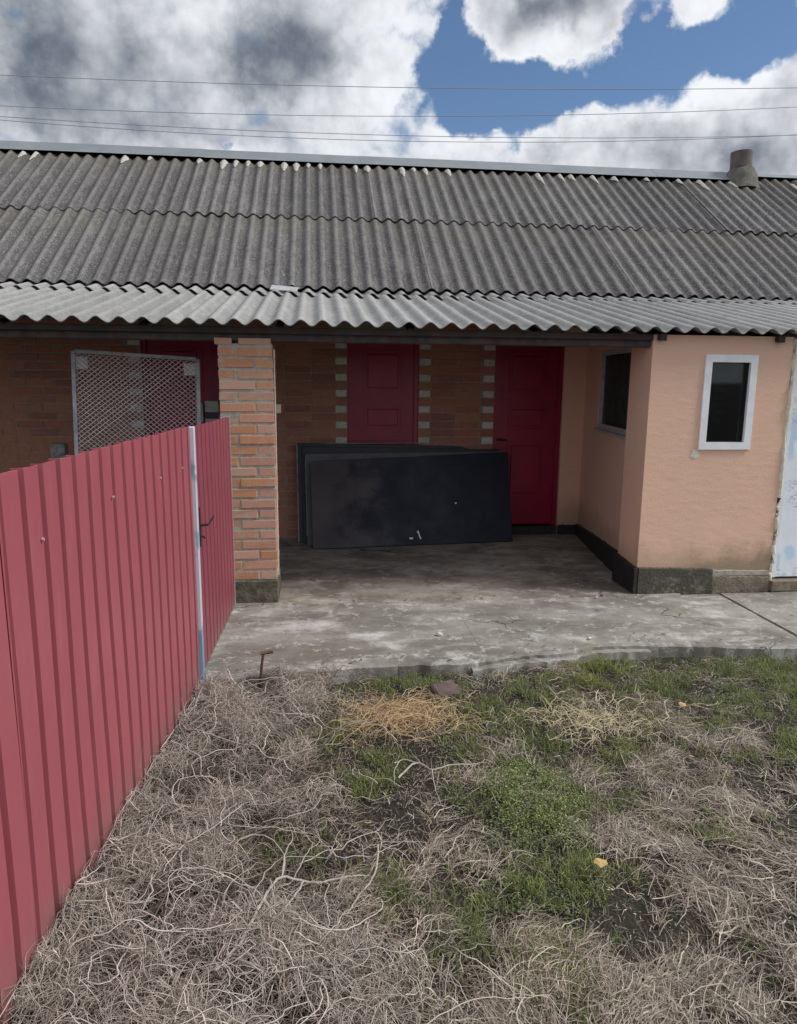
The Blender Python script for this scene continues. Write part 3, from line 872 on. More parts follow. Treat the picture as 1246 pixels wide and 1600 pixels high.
put('plinth', (V, F), 'plinth', ann, smooth=False)
xs = np.linspace(3.115, 3.60, 16)
put('plinth', strip([(x, 5.249) for x in xs], [0.125 - 0.02 * (x - 3.1) + random.uniform(-.008, .008) for x in xs], -0.03, 0.012), 'plinth2', ann)
put('plinth_cap', strip([(x, 5.2495) for x in xs], [0.178 - 0.03 * (x - 3.1) + random.uniform(-.004, .004) for x in xs], 0.128, 0.006), 'mortar', ann)
put('plinth', strip([(2.4845, y) for y in np.linspace(5.64, 5.225, 14)], [0.235 - 0.03 * i / 13 + random.uniform(-.004, .004) for i in range(14)], 0.0, 0.030, 1), 'bitumen', ann)
put('plinth', strip([on(s, -0.002) for s in np.linspace(Ls - 0.01, 0.03, 26)], [0.115 + 0.10 * i / 25 + random.uniform(-.004, .004) for i in range(26)], 0.0, 0.03, 1), 'bitumen', ann)
put('plinth', strip([(x, 7.439) for x in np.linspace(2.58, 2.79, 8)], [0.105 + random.uniform(-.004, .004) for x in range(8)], 0.0, 0.025), 'bitumen', ann)
# front window
fr = put('window', join(box(WX0 - 0.003, 5.235, WZ0 - 0.003, WX0 + 0.052, 5.32, WZ1 + 0.003), box(WX1 - 0.052, 5.235, WZ0 - 0.003, WX1 + 0.003, 5.32, WZ1 + 0.003),
                        box(WX0 + 0.052, 5.235, WZ0 - 0.003, WX1 - 0.052, 5.32, WZ0 + 0.052), box(WX0 + 0.052, 5.235, WZ1 - 0.052, WX1 - 0.052, 5.32, WZ1 + 0.003)), 'pvc', ann)
tag(fr, 'small upright window with a broad white frame')
put('pane', box(WX0 + 0.04, 5.285, WZ0 + 0.04, WX1 - 0.04, 5.291, WZ1 - 0.04), 'glass', fr)
put('seal', join(box(WX0 + 0.052, 5.262, WZ0 + 0.052, WX0 + 0.058, 5.283, WZ1 - 0.052), box(WX1 - 0.058, 5.262, WZ0 + 0.052, WX1 - 0.052, 5.283, WZ1 - 0.052),
                 box(WX0 + 0.058, 5.262, WZ0 + 0.052, WX1 - 0.058, 5.283, WZ0 + 0.058), box(WX0 + 0.058, 5.262, WZ1 - 0.058, WX1 - 0.058, 5.283, WZ1 - 0.052)), 'black', fr)
for k in range(7):
    z = WZ1 - 0.16 - k * 0.06
    put('blind_slat', xf(box(-0.13, -0.0015, 0, 0.13, 0.0015, 0.04), Matrix.Translation((3.14, 5.56, z)) @ Matrix.Rotation(R(35), 4, 'X')), 'blind', fr)
put('room', join(box(3.0, 5.9, 0.5, 3.56, 5.92, 1.98), box(2.85, 5.44, 0.5, 2.86, 5.70, 1.98), box(3.55, 5.44, 0.5, 3.56, 5.9, 1.98), box(2.86, 5.44, 0.5, 3.55, 5.9, 0.52), box(2.86, 5.44, 1.96, 3.55, 5.9, 1.98)), 'dark_room', ann)
put('render_chip', ([(2.845, 5.2485, 1.075), (2.865, 5.2465, 1.135), (2.905, 5.2480, 1.130), (2.925, 5.2485, 1.085), (2.885, 5.2465, 1.060), (2.885, 5.244, 1.098)], [(0, 5, 1), (1, 5, 2), (2, 5, 3), (3, 5, 4), (4, 5, 0)]), 'foam', ann)
# side window
def sb(s0, s1, d0, d1, z0, z1):
    P = [on(s0, d0), on(s1, d0), on(s1, d1), on(s0, d1)]
    return [(p[0], p[1], z0) for p in P] + [(p[0], p[1], z1) for p in P], BF
sw = put('window', join(sb(SW0 + .001, SW0 + 0.05, 0.006, 0.05, SZ0 + .001, SZ1 - .001), sb(SW1 - 0.05, SW1 - .001, 0.006, 0.05, SZ0 + .001, SZ1 - .001),
                        sb(SW0 + 0.05, SW1 - 0.05, 0.006, 0.05, SZ0 + .001, SZ0 + 0.05), sb(SW0 + 0.05, SW1 - 0.05, 0.006, 0.05, SZ1 - 0.05, SZ1 - .001)), 'pvcg', ann)
tag(sw, 'porch side window with a thin greyed frame and a dull curtain')
put('pane', sb(SW0 + 0.04, SW1 - 0.04, 0.028, 0.034, SZ0 + 0.04, SZ1 - 0.04), 'dusty_glass', sw)
put('sill', sb(SW0 - 0.02, SW1 + 0.02, -0.03, 0.005, SZ0 - 0.028, SZ0 - 0.001), 'pvcg', sw)
V, F = [], []
for i in range(60):
    s = SW0 + 0.02 + (SW1 - SW0 - 0.04) * i / 59
    p = on(s, 0.075 + 0.010 * math.sin(i * 1.3) + 0.006 * math.sin(i * 0.5))
    V += [(p[0], p[1], SZ0 - 0.2), (p[0], p[1], SZ1 + 0.02)]
for i in range(59): F.append((2 * i, 2 * i + 2, 2 * i + 3, 2 * i + 1))
put('curtain', (V, F), 'curtain', sw, smooth=True)
put('room', join(sb(-.02, 1.6, 0.6, 0.62, 0.9, 2.05), sb(-.02, 0.0, 0.17, 0.6, 0.9, 2.05), sb(1.58, 1.6, 0.17, 0.6, 0.9, 2.05), sb(0, 1.58, 0.17, 0.6, 0.9, 0.92), sb(0, 1.58, 0.17, 0.6, 2.03, 2.05)), 'dark_room', sw)
# filmed door at the right edge
ed = tag(put('entrance_door', bevbox(3.665, 5.27, 0.10, 4.58, 5.33, 1.97, 0.004), 'film', ann), 'white entrance door still wrapped in blue printed film')
put('door_frame', join(box(3.632, 5.262, 0.10, 3.662, 5.34, 1.98), box(4.583, 5.262, 0.10, 4.612, 5.34, 1.98)), 'pvc', ed)
put('door_step', bevbox(3.60, 5.20, -0.002, 4.62, 5.42, 0.085, 0.006, 0.003), 'plinth2', ed)
pts = []; rad = []
for k in range(26):
    pts.append((3.612 + random.uniform(-.006, .006), 5.252 + random.uniform(-.006, .004), 0.07 + k * 0.076)); rad.append(random.uniform(0.010, 0.022))
put('foam_strip', tube(pts, rad, 8), 'foam', ed, smooth=True)
put('wall', box(4.612, 5.26, 0.0, 4.62, 5.43, 1.98), 'render', ed)

# ------------------------------------------------------------------ fence and gate of profiled steel
def profile(p0, p1, z0, z1, mat, name, parent, nside, pitch=0.115, depth=0.024, ext=0.0, zt=None):
    p0 = Vector(p0); p1 = Vector(p1); L = (p1 - p0).length; d = (p1 - p0).normalized(); n = Vector((d[1], -d[0])) * nside
    prof = [(0, 0)]; s = 0.03
    while s < L - 0.04:
        prof += [(s, 0), (s + 0.006, -depth), (s + 0.024, -depth), (s + 0.032, 0)]
        prof.append((s + 0.032 + (pitch - 0.032) * 0.5, 0.0012))
        s += pitch
    prof.append((L, 0))
    V, F = [], []; nz = 6
    for lay in (0, 1):
        for j in range(nz + 1):
            for (q, h) in prof:
                z = z0 + (z1 - z0) * j / nz
                if zt and j == nz: z = z1 + (zt - z1) * q / L
                wob = 0.004 * math.sin(q * 2.1 + z * 1.7 + z0) + 0.002 * math.sin(z * 4 + q * 6)
                c = p0 + d * q + n * (h + ext + wob - lay * 0.0012)
                V.append((c[0], c[1], z + (random.uniform(-.002, .002) if j in (0, nz) else 0)))
    m = len(prof); N = m * (nz + 1)
    for j in range(nz):
        for i in range(m - 1):
            a = j * m + i
            F.append((a, a + 1, a + m + 1, a + m)); F.append((N + a, N + a + m, N + a + m + 1, N + a + 1))
    for i in range(m - 1):
        F.append((i, N + i, N + i + 1, i + 1)); k = nz * m
        F.append((k + i, k + i + 1, N + k + i + 1, N + k + i))
    for j in range(nz):
        a = j * m; F.append((a, a + m, N + a + m, N + a)); a += m - 1; F.append((a, N + a, N + a + m, a + m))
    return put(name, (V, F), mat, parent)
fence = tag(empty('metal_fence', (-0.75, 2.6, -0.05)), 'tall fence of ribbed matt red steel sheets along the left side of the yard', 'fence')
def fx(y): return (float(fence_x(y)), y)
profile(fx(3.83), fx(1.93), -0.02, 1.396, 'fence', 'steel_sheet', fence, -1)
profile(fx(1.97), fx(0.1), -0.03, 1.392, 'fence', 'steel_sheet', fence, -1, ext=0.004)
profile(fx(0.13), fx(-1.8), -0.03, 1.392, 'fence', 'steel_sheet', fence, -1)
V, F = [], []
for z in (0.25, 1.2):
    a, b = fx(-1.7), fx(3.86)
    V1 = [(a[0] - 0.065, a[1], z), (a[0] - 0.032, a[1], z), (b[0] - 0.032, b[1], z), (b[0] - 0.065, b[1], z)]
    put('rail', (V1 + [(p[0], p[1], z + 0.04) for p in V1], BF), 'steel', fence)
def post(y, top):
    put('fence_post', bevbox(fx(y)[0] - 0.12, y - 0.025, -0.3, fx(y)[0] - 0.067, y + 0.025, top, 0.003), 'post', fence)
post(1.4, 1.38); post(-1.0, 1.38)
put('fence_post', bevbox(-0.664, 3.842, -0.25, -0.630, 3.878, 1.392, 0.004), 'post', fence)
rr = random.Random(3)
for (y, z) in [(3.30, 1.20), (2.72, 1.21), (2.15, 1.18), (3.66, 1.2)]:
    x = float(fence_x(y)) + 0.001
    put('screw', tube([(x, y, z), (x + 0.006, y, z)], 0.0055, 6), 'edge', fence)
gate = tag(empty('yard_gate', (-0.63, 4.5, 0)), 'narrow ribbed red steel gate between the flaking post and the brick pillar', 'gate')
profile((-0.600, 5.10), (-0.643, 3.885), 0.03, 1.375, 'gate', 'steel_sheet', gate, -1, depth=0.019, zt=1.385)
put('gate_frame', join(box(-0.622, 5.103, 0.03, -0.594, 5.118, 1.38), box(-0.655, 5.085, 0.03, -0.625, 5.10, 1.37)), 'edge', gate)
put('gate_frame', join(xf(box(-0.02, -0.6, 0, 0.005, 0.6, 0.03), Matrix.Translation((-0.648, 4.49, 0.2)) @ Matrix.Rotation(R(-2), 4, 'Z')),
                       xf(box(-0.02, -0.6, 0, 0.005, 0.6, 0.03), Matrix.Translation((-0.648, 4.49, 1.2)) @ Matrix.Rotation(R(-2), 4, 'Z'))), 'steel', gate)
lat = put('latch_plate', bevbox(-0.640, 3.895, 0.74, -0.628, 3.925, 0.96, 0.003), 'black', gate)
put('gate_handle', join(tube([(-0.630, 3.91, 0.86), (-0.590, 3.912, 0.862), (-0.582, 3.93, 0.868), (-0.574, 4.03, 0.885)], [0.007, 0.007, 0.006, 0.005], 8)), 'black', lat)
put('latch_bolt', join(tube([(-0.630, 3.90, 0.80), (-0.612, 3.90, 0.80), (-0.608, 3.91, 0.79)], 0.006, 6)), 'black', lat)

# ------------------------------------------------------------------ leaning wire mesh panel behind the fence
mp = tag(empty('wire_mesh_panel', (-1.36, 5.7, 0)), 'chain link panel in a grey steel frame leaning in the dark porch behind the fence', 'mesh panel')
TL, TR, BL, BR_ = Vector((-1.803, 5.77, 1.825)), Vector((-0.894, 5.77, 1.776)), Vector((-1.825, 5.66, 0.0)), Vector((-0.91, 5.66, 0.0))
def pq(u_, v_):
    return (BL * (1 - u_) + BR_ * u_) * (1 - v_) + (TL * (1 - u_) + TR * u_) * v_
def bar(a, b, w_):
    a, b = Vector(a), Vector(b); t = (b - a).normalized(); s_ = Vector((0, 1, 0)); q = t.cross(s_).normalized(); s_ = q.cross(t)
    V = []
    for p in (a, b):
        for i, j in ((-1, -1), (1, -1), (1, 1), (-1, 1)): V.append(tuple(p + q * i * w_ + s_ * j * w_))
    return V, BF
put('frame', join(bar(pq(0, 0), pq(0, 1), 0.014), bar(pq(1, 0), pq(1, 1), 0.014), bar(pq(0.015, 1), pq(0.985, 1), 0.013), bar(pq(0.015, 0.01), pq(0.985, 0.01), 0.013)), 'steel', mp)
wires = []
Wd, Hd, stp = 0.90, 1.78, 0.045
kk = -int(Hd / stp)
def zig(sgn, c):
    # one straight diagonal of the woven mesh, clipped to the frame
    pts = []
    for t in (0, 1):
        pts.append(t)
    return pts
for sgn in (1, -1):
    for i in range(-60, 90):
        c = i * stp
        # line: u = c + sgn*h  (u along width, h height)
        cand = []
        for h in (0.0, Hd):
            u_ = c + sgn * h * 1.25
            if 0 <= u_ <= Wd: cand.append((u_, h))
        for u_ in (0.0, Wd):
            h = (u_ - c) * sgn / 1.25
            if 0 < h < Hd: cand.append((u_, h))
        if len(cand) >= 2:
            a, b = cand[0], cand[1]
            off = Vector((0, 0.002 * sgn, 0))
            wires.append(tube([pq(0.015 + 0.97 * a[0] / Wd, 0.01 + 0.98 * a[1] / Hd) + off, pq(0.015 + 0.97 * b[0] / Wd, 0.01 + 0.98 * b[1] / Hd) + off], 0.0032, 3, cap=False))
put('chain_link', join(*wires), 'wire', mp)
for cu in (0.06, 0.93):
    put('corner_plate', xf(box(-0.045, -0.002, -0.045, 0.045, 0.002, 0.045), Matrix.Translation(pq(cu, 0.955) + Vector((0, 0.006, 0)))), 'wire', mp)
mb = tag(put('meter_box', bevbox(-1.095, 7.37, 1.16, -0.965, 7.446, 1.41, 0.005), 'box'), 'off-white meter box with a dark band beside the brick pillar', 'meter box')
put('band', box(-1.097, 7.366, 1.235, -0.963, 7.369, 1.30), 'boxdark', mb)
tag(put('switch_box', bevbox(-1.155, 7.38, 1.20, -1.115, 7.44, 1.385, 0.004), 'box'), 'narrow off-white switch box between mesh panel and meter box', 'switch box')
shelf = tag(put('glass_block', bevbox(-2.46, 7.02, 0.72, -2.33, 7.12, 1.02, 0.006), 'glassjar'), 'dusty glass block showing just above the fence by the mesh panel', 'glass block')
tag(put('crate', join(box(-2.55, 6.95, 0.0, -2.25, 7.25, 0.03), *[box(a, b, 0.03, a + 0.02, b + 0.02, 0.69) for a in (-2.55, -2.27) for b in (6.95, 7.23)], *[box(-2.55, b, z, -2.25, b + 0.015, z + 0.1) for b in (6.93, 7.252) for z in (0.1, 0.3, 0.5)], box(-2.55, 6.95, 0.69, -2.25, 7.25, 0.718)), 'wood'), 'dark wooden crate under the glass block behind the fence', 'crate')

# ------------------------------------------------------------------ black boards leaning in the porch
def board(bl, br, hl, hr, lean_y, th, mat, label):
    """a thin board standing on its long edge and leaning back; hl and hr are its heights at either end"""
    bl = Vector(bl); br = Vector(br); d = (br - bl).normalized(); W_ = (br - bl).length
    hor = Vector((-d[1], d[0], 0)).normalized()
    ang = math.asin(lean_y / hr)
    upv = Vector((0, 0, 1)) * math.cos(ang) + hor * math.sin(ang)
    nv = d.cross(upv).normalized()
    if nv[1] > 0: nv = -nv
    V, F = bevbox(-W_ / 2, 0, 0, W_ / 2, th, 1.0, 0.003)
    V = [(x, y, z * (hl + (hr - hl) * (x / W_ + 0.5))) for x, y, z in V]
    m = Matrix.Translation((bl + br) / 2) @ Matrix((d, -nv, upv)).transposed().to_4x4()
    me = bpy.data.meshes.new('black_board'); me.from_pydata(V, [], F); me.materials.append(MT[mat])
    o = bpy.data.objects.new('black_board', me); COL.objects.link(o)
    o.matrix_world = m
    o.location.z -= min((m @ Vector(p))[2] for p in V) - 0.001
    return tag(o, label, 'board', 'black boards stacked against the porch wall')
def sub(name, parent, vf, mat):
    me = bpy.data.meshes.new(name); me.from_pydata(vf[0], [], vf[1]); me.materials.append(MT[mat])
    o = bpy.data.objects.new(name, me); COL.objects.link(o); o.parent = parent; return o
b4 = board((-0.185, 7.195, 0), (1.86, 7.31, 0), 1.005, 0.955, 0.16, 0.028, 'board2', 'rearmost black board with a pale edge, leaning on the porch wall')
b3 = board((-0.135, 7.130, 0), (1.90, 7.25, 0), 0.975, 0.935, 0.18, 0.028, 'board2', 'black board second from the wall in the leaning stack')
b2 = board((-0.100, 7.03, 0), (1.955, 7.18, 0), 0.915, 0.925, 0.20, 0.028, 'board3', 'greyish board just behind the front one, its face showing as a pale wedge')
b1 = board((-0.045, 6.885, 0), (1.995, 7.09, 0), 0.858, 0.925, 0.23, 0.035, 'board', 'big scuffed front black board with white paint marks near its lower edge')
sub('edge_strip', b4, join(box(-1.035, 0.002, 0.0, -1.024, 0.028, 0.995), box(-0.75, 0.004, 0.996, 1.02, 0.026, 1.003)), 'board_edge')
sub('edge_strip', b2, box(-1.034, 0.003, 0.1, -1.026, 0.027, 0.90), 'board_edge')
def flat(pts, y=-0.0015):
    n = len(pts); V = [(a, y, b) for a, b in pts] + [(a, 0.0, b) for a, b in pts]
    return V, [tuple(range(n))] + [(i, i + n, (i + 1) % n + n, (i + 1) % n) for i in range(n)]
sub('paint_mark', b1, join(flat([(0.015, 0.13), (0.03, 0.15), (0.045, 0.10), (0.058, 0.06), (0.045, 0.055), (0.038, 0.08), (0.028, 0.11)]),
                           flat([(-0.065, 0.075), (-0.03, 0.078), (-0.025, 0.062), (-0.06, 0.058)]),
                           flat([(0.425, 0.415), (0.445, 0.418), (0.440, 0.40), (0.428, 0.40)]),
                           ), 'white')

# ------------------------------------------------------------------ small things
tag(put('sheet_scrap', xf(bevbox(-0.13, -0.05, 0, 0.13, 0.06, 0.004, 0.001, 0.003), Matrix.Translation((-0.29, 7.17, 2.468)) @ Matrix.Rotation(R(28), 4, 'X') @ Matrix.Rotation(R(-8), 4, 'Z')), 'scrap'),
    'pale grey sheet scrap wedged under the lower edge of the main roof', 'scrap')
def rock(r, seed, squash=0.6):
    rr = random.Random(seed); bm = bmesh.new(); bmesh.ops.create_icosphere(bm, subdivisions=2, radius=1)
    for v in bm.verts:
        k = 1 + rr.uniform(-0.22, 0.22); v.co = Vector((v.co.x * r * k, v.co.y * r * k * 0.8, v.co.z * r * k * squash))
    bm.verts.index_update()
    out = [tuple(v.co) for v in bm.verts], [tuple(x.index for x in f.verts) for f in bm.faces]; bm.free(); return out
tag(put('white_stone', xf(rock(0.022, 2), Matrix.Translation((0.784, 4.446, 0.004))), 'stone'), 'small white stone lying alone on the concrete apron', 'stone')
for i, (x, y, r, s) in enumerate([(2.13, 5.16, 0.011, 5), (2.48, 5.19, 0.008, 6), (1.75, 4.30, 0.016, 7), (2.05, 4.24, 0.010, 8)]):
    tag(put('pebble', xf(rock(r, s), Matrix.Translation((x, y, 0.002))), 'stone'),
        ['pale pebble on the porch floor edge left of the pink corner', 'tiny pale pebble right at the foot of the pink corner', 'pale pebble on the broken slab edge above the green tuft', 'small pale pebble farther right on the broken slab edge'][i], 'pebble')
tag(put('brick_fragment', xf(bevbox(-0.075, -0.06, 0, 0.075, 0.06, 0.06, 0.012, 0.006), Matrix.Translation((0.69, 3.69, -0.075)) @ Matrix.Rotation(0.3, 4, 'Z') @ Matrix.Rotation(0.15, 4, 'X')), 'oldbrick'),
    'muddy brown brick fragment sunk in the grass before the slab edge', 'brick fragment')
def leafm(s, seed):
    rr = random.Random(seed); n = 9; V = [(0, 0, 0.25 * s)]
    for k in range(n):
        a = 2 * math.pi * k / n; q = s * rr.uniform(0.65, 1.1)
        V.append((q * math.cos(a), q * 0.8 * math.sin(a), rr.uniform(0, 0.35) * s))
    F = [(0, 1 + k, 1 + (k + 1) % n) for k in range(n)]
    V2 = [(a, b, c - 0.0015) for a, b, c in V]; F2 = [(n + 1 + a, n + 1 + c, n + 1 + b) for a, b, c in F]
    return V + V2, F + F2
for x, y, s, lab, mt in [(0.968, 2.163, 0.024, 'largest yellow leaf, lying beside the bright green tuft in the dead grass', 'leaf'), (1.893, 3.361, 0.021, 'yellow leaf lying in the grass towards the slab at the right', 'leaf'),
                     (1.668, 2.847, 0.014, 'small narrow yellow leaf in the dry grass at the right', 'leaf'), (0.178, 2.49, 0.015, 'small pale yellow leaf in the middle of the yard', 'leaf'),
                     (-0.29, 1.95, 0.018, 'pale blue plastic scrap under the bleached branch', 'plastic_scrap')]:
    m_ = Matrix.Translation((x, y, float(ground_z(x, y)) + 0.062)) @ Matrix.Rotation(random.uniform(0, 6), 4, 'Z') @ Matrix.Rotation(0.35, 4, 'X')
    tag(put('dry_leaf' if mt == 'leaf' else 'plastic_scrap', xf(leafm(s, int(x * 100) + 7), m_), mt), lab, 'leaf' if mt == 'leaf' else 'scrap')
tag(put('iron_stake', join(tube([(-0.335, 3.90, -0.12), (-0.320, 3.885, 0.06), (-0.308, 3.88, 0.135)], [0.008, 0.008, 0.007], 6),
                           tube([(-0.325, 3.88, 0.132), (-0.255, 3.885, 0.140)], 0.010, 6)), 'rust'), 'thin rusty stake with a crosspiece standing at the left slab edge', 'stake')
# power lines far behind the house
LINES = [([(-26, 28, 11.62), (-10.49, 28, 11.56), (-4.17, 28, 11.67), (3.04, 28, 11.85), (18.22, 28, 12.61), (40, 28, 14.2)], 'highest power line crossing the cloudy sky'),
         ([(-26, 28.5, 10.9), (-10.57, 28.5, 10.76), (-4.21, 28.5, 10.85), (2.98, 28.5, 11.06), (18.31, 28.5, 12.1), (40, 28.5, 14.0)], 'second power line down in the sky'),
         ([(-26, 28, 10.6), (-10.6, 28, 10.28), (-4, 28, 10.18), (2.98, 28, 10.27), (10, 28, 10.5), (18.42, 28, 10.95), (40, 28, 12.6)], 'third power line down, the upper of the close pair'),
         ([(-26, 28.2, 10.55), (-10.61, 28.2, 10.22), (-4, 28.2, 10.08), (2.99, 28.2, 10.12), (9.67, 28.2, 10.42), (18.42, 28.2, 11.02), (40, 28.2, 12.7)], 'lowest power line, just above the ridge')]
for pts, lab in LINES:
    P = []
    xs_ = np.linspace(-26, 40, 60); a = np.array(pts, float)
    cz = np.polyfit(a[1:-1, 0], a[1:-1, 2], 2)
    for x in xs_: P.append((x, a[0, 1], float(np.polyval(cz, x))))
    tag(put('power_line', tube(P, 0.011, 5), 'cable'), lab, 'power line', 'power lines above the house')

# ------------------------------------------------------------------ vegetation
def tint_mesh(name, V, F, T, mat, label, kind='stuff', cat=None):
    me = bpy.data.meshes.new(name)
    V = np.ascontiguousarray(V, np.float32); F = np.ascontiguousarray(F, np.int32)
    k = F.shape[1]
    me.vertices.add(len(V)); me.vertices.foreach_set('co', V.ravel())
    me.loops.add(F.size); me.loops.foreach_set('vertex_index', F.ravel())
    me.polygons.add(len(F)); me.polygons.foreach_set('loop_start', np.arange(0, F.size, k, dtype=np.int32))
    me.polygons.foreach_set('loop_total', np.full(len(F), k, np.int32))
    me.update(calc_edges=True)
    at = me.color_attributes.new('tint', 'FLOAT_COLOR', 'POINT')
    c = np.ones((len(V), 4), np.float32); c[:, :3] = T
    at.data.foreach_set('color', c.ravel())
    me.materials.append(MT[mat])
    me.polygons.foreach_set('use_smooth', np.ones(len(F), bool))
    me.validate()
    o = bpy.data.objects.new(name, me); COL.objects.link(o)
    tag(o, label, cat, kind=kind)
    return o
def strands(x, y, head, L, segs, k0, ksd, z0, arch, rise, r, tint, sides=3, lie=False):
    """bundle of curved strands, returned as vertex/face/tint arrays. All inputs are per-strand arrays."""
    N = len(x)
    ds = (L / segs)[:, None]
    turn = k0[:, None] * ds + rng.normal(0, 1, (N, segs)) * ksd[:, None] * ds
    turn = turn + (rng.random((N, segs)) < 0.16) * rng.normal(0, 0.85, (N, segs))
    h = head[:, None] + np.concatenate([np.zeros((N, 1)), np.cumsum(turn, 1)[:, :-1]], 1)
    px = np.concatenate([np.zeros((N, 1)), np.cumsum(np.cos(h) * ds, 1)], 1) + x[:, None]
    py = np.concatenate([np.zeros((N, 1)), np.cumsum(np.sin(h) * ds, 1)], 1) + y[:, None]
    t = np.linspace(0, 1, segs + 1)[None, :]
    ph = rng.random((N, 1)) * 6.28; fr_ = rng.uniform(2, 7, (N, 1))
    g = ground_z(px, py)
    pz = g + z0[:, None] + arch[:, None] * np.sin(np.pi * t) * (1 + 0.35 * np.sin(fr_ * t + ph)) + rise[:, None] * t + 0.006 * np.sin(fr_ * 2.3 * t + ph)
    # stay on this side of the fence and above the slab
    fxx = fence_x(np.minimum(py, 3.85)) + 0.012
    behind = (px < fxx) & (py < 3.9)
    px = np.where(behind, fxx + np.abs(px - fxx) * 0.25, px)
    ey = edge_y(px)
    over = py > ey - 0.01
    py = np.where(over, ey - 0.012 - 0.15 * (py - ey + 0.01), py)
    pz = np.maximum(pz, ground_z(px, py) + 0.003)
    if lie: pz = np.minimum(pz, ground_z(px, py) + 0.03 + 0.5 * np.clip(ey - py, 0, 0.3))
    P = np.stack([px, py, pz], 2)
    T = np.gradient(P, axis=1); T /= np.linalg.norm(T, axis=2, keepdims=True) + 1e-9
    up_ = np.array([0, 0, 1.0]); side = np.cross(T, up_); side /= np.linalg.norm(side, axis=2, keepdims=True) + 1e-6
    nor = np.cross(side, T)
    taper = (1 - 0.75 * t ** 1.5)
    rr_ = r[:, None] * taper
    rings = []
    if sides == 2:
        a = rng.uniform(-0.9, 0.9, (N, 1, 1))
        wv = side * np.cos(a) + nor * np.sin(a)
        rings = [P + wv * rr_[..., None], P - wv * rr_[..., None]]
        q = 2
    else:
        for k in range(3):
            a = 2 * np.pi * k / 3 + 0.5
            rings.append(P + (side * math.cos(a) + nor * math.sin(a)) * rr_[..., None])
        q = 3
    V = np.stack(rings, 2).reshape(-1, 3)
    base = (np.arange(N) * (segs + 1) * q)[:, None, None]
    sidx = (np.arange(segs) * q)[None, :, None]
    if q == 2:
        quad = np.array([0, 1, 3, 2])[None, None, :]
        F = (base + sidx + quad).reshape(-1, 4)
    else:
        quad = np.array([[0, 1, 4, 3], [1, 2, 5, 4], [2, 0, 3, 5]])
        F = (base[..., None] + sidx[..., None] + quad[None, None]).reshape(-1, 4)
    Tn = np.repeat(tint, (segs + 1) * q, axis=0)
    return V, F, Tn
def cat_arrays(lst):
    V, F, T, n = [], [], [], 0
    for v, f, t in lst:
        V.append(v); F.append(f + n); T.append(t); n += len(v)
    return np.concatenate(V), np.concatenate(F), np.concatenate(T)
def pick_tint(N, cols, jit=0.12):
    cols = np.array(cols)
    w_ = rng.random((N, 1))
    a = cols[rng.integers(0, len(cols), N)]; b = cols[rng.integers(0, len(cols), N)]
    return np.clip((a * w_ + b * (1 - w_)) * (1 + rng.normal(0, jit, (N, 1))), 0.005, 1)
U = lambda a, b, n: rng.uniform(a, b, n)

# where things grow (x, y, rx, ry)
GREEN = [(0.05,1.62,.16,.10,.9),(-0.1,2.05,.08,.07,.6),(0.42,1.95,.12,.08,.6),(1.3,2.5,.1,.1,.4),(0.15,3.0,.15,.12,.8),(1.05,3.05,.15,.12,.6),(-0.25,2.75,.07,.06,.5),(0.27,2.84,0.14,0.18,.8),(0.89,2.65,0.21,0.30,.5),(-0.14,2.38,0.21,0.18,.7),(0.21,2.15,0.11,0.12,.9),(0.72,2.16,0.24,0.16,1.0),(0.93,2.26,0.06,0.07,1.6),
 (0.69,1.83,0.09,0.07,1.7),(0.13,1.79,0.09,0.07,1.6),(-0.03,1.89,0.09,0.10,1.2),(0.75,1.66,0.11,0.08,.7),(0.79,3.36,0.16,0.17,1.1),(1.36,3.70,0.14,0.17,1.0),
 (1.65,3.90,0.15,0.17,1.5),(1.95,3.18,0.13,0.13,1.0),(2.22,2.93,0.09,0.11,1.2),(1.45,3.00,0.12,0.09,1.0),(2.62,3.80,0.31,0.30,.8),(0.45,3.86,0.19,0.12,.9),
 (0.0,3.30,0.19,0.16,.5),(0.65,3.08,0.12,0.12,.7),(1.55,2.37,0.07,0.08,.9),(-0.66,2.30,0.05,0.05,.9),(1.99,3.60,0.22,0.25,.7),(2.42,3.44,0.21,0.23,.7),
 (0.52,2.69,0.13,0.12,.5),(0.23,1.65,0.10,0.06,.7),(0.30,3.45,0.22,0.14,.4),(1.1,3.5,.25,.15,.5),(2.9,3.3,.3,.3,.7),(3.4,3.8,.4,.2,.8),(0.45,2.1,.1,.1,.4)]
BARE = [(0.42,3.70,0.14,0.10),(0.67,2.50,0.10,0.10),(0.30,1.75,0.09,0.12),(0.93,1.96,0.07,0.10),(0.87,1.80,0.06,0.09),(1.44,3.61,0.11,0.08),(0.5,1.98,.06,.05)]
def gmap(x, y):
    g = np.zeros_like(x)
    for (a, b, c, d, k) in GREEN: g = g + min(k, 1) * np.exp(-(((x - a) / c) ** 2 + ((y - b) / d) ** 2))
    return g
def bmap(x, y):
    g = np.zeros_like(x)
    for (a, b, c, d) in BARE: g = g + np.exp(-(((x - a) / c) ** 2 + ((y - b) / d) ** 2))
    return g
def vine_w(x, y):
    """1 on the tangle along the fence, 0 on the open grass at the right"""
    lim = np.interp(y, [1.2, 1.7, 2.0, 2.4, 2.8, 3.2, 3.5, 3.9], [0.16, 0.10, 0.0, -0.20, -0.08, -0.2, 0.0, 0.0])
    return 1 / (1 + np.exp((x - lim - 0.12 * fbm(x, y, 2, 7) * 4) / 0.07))
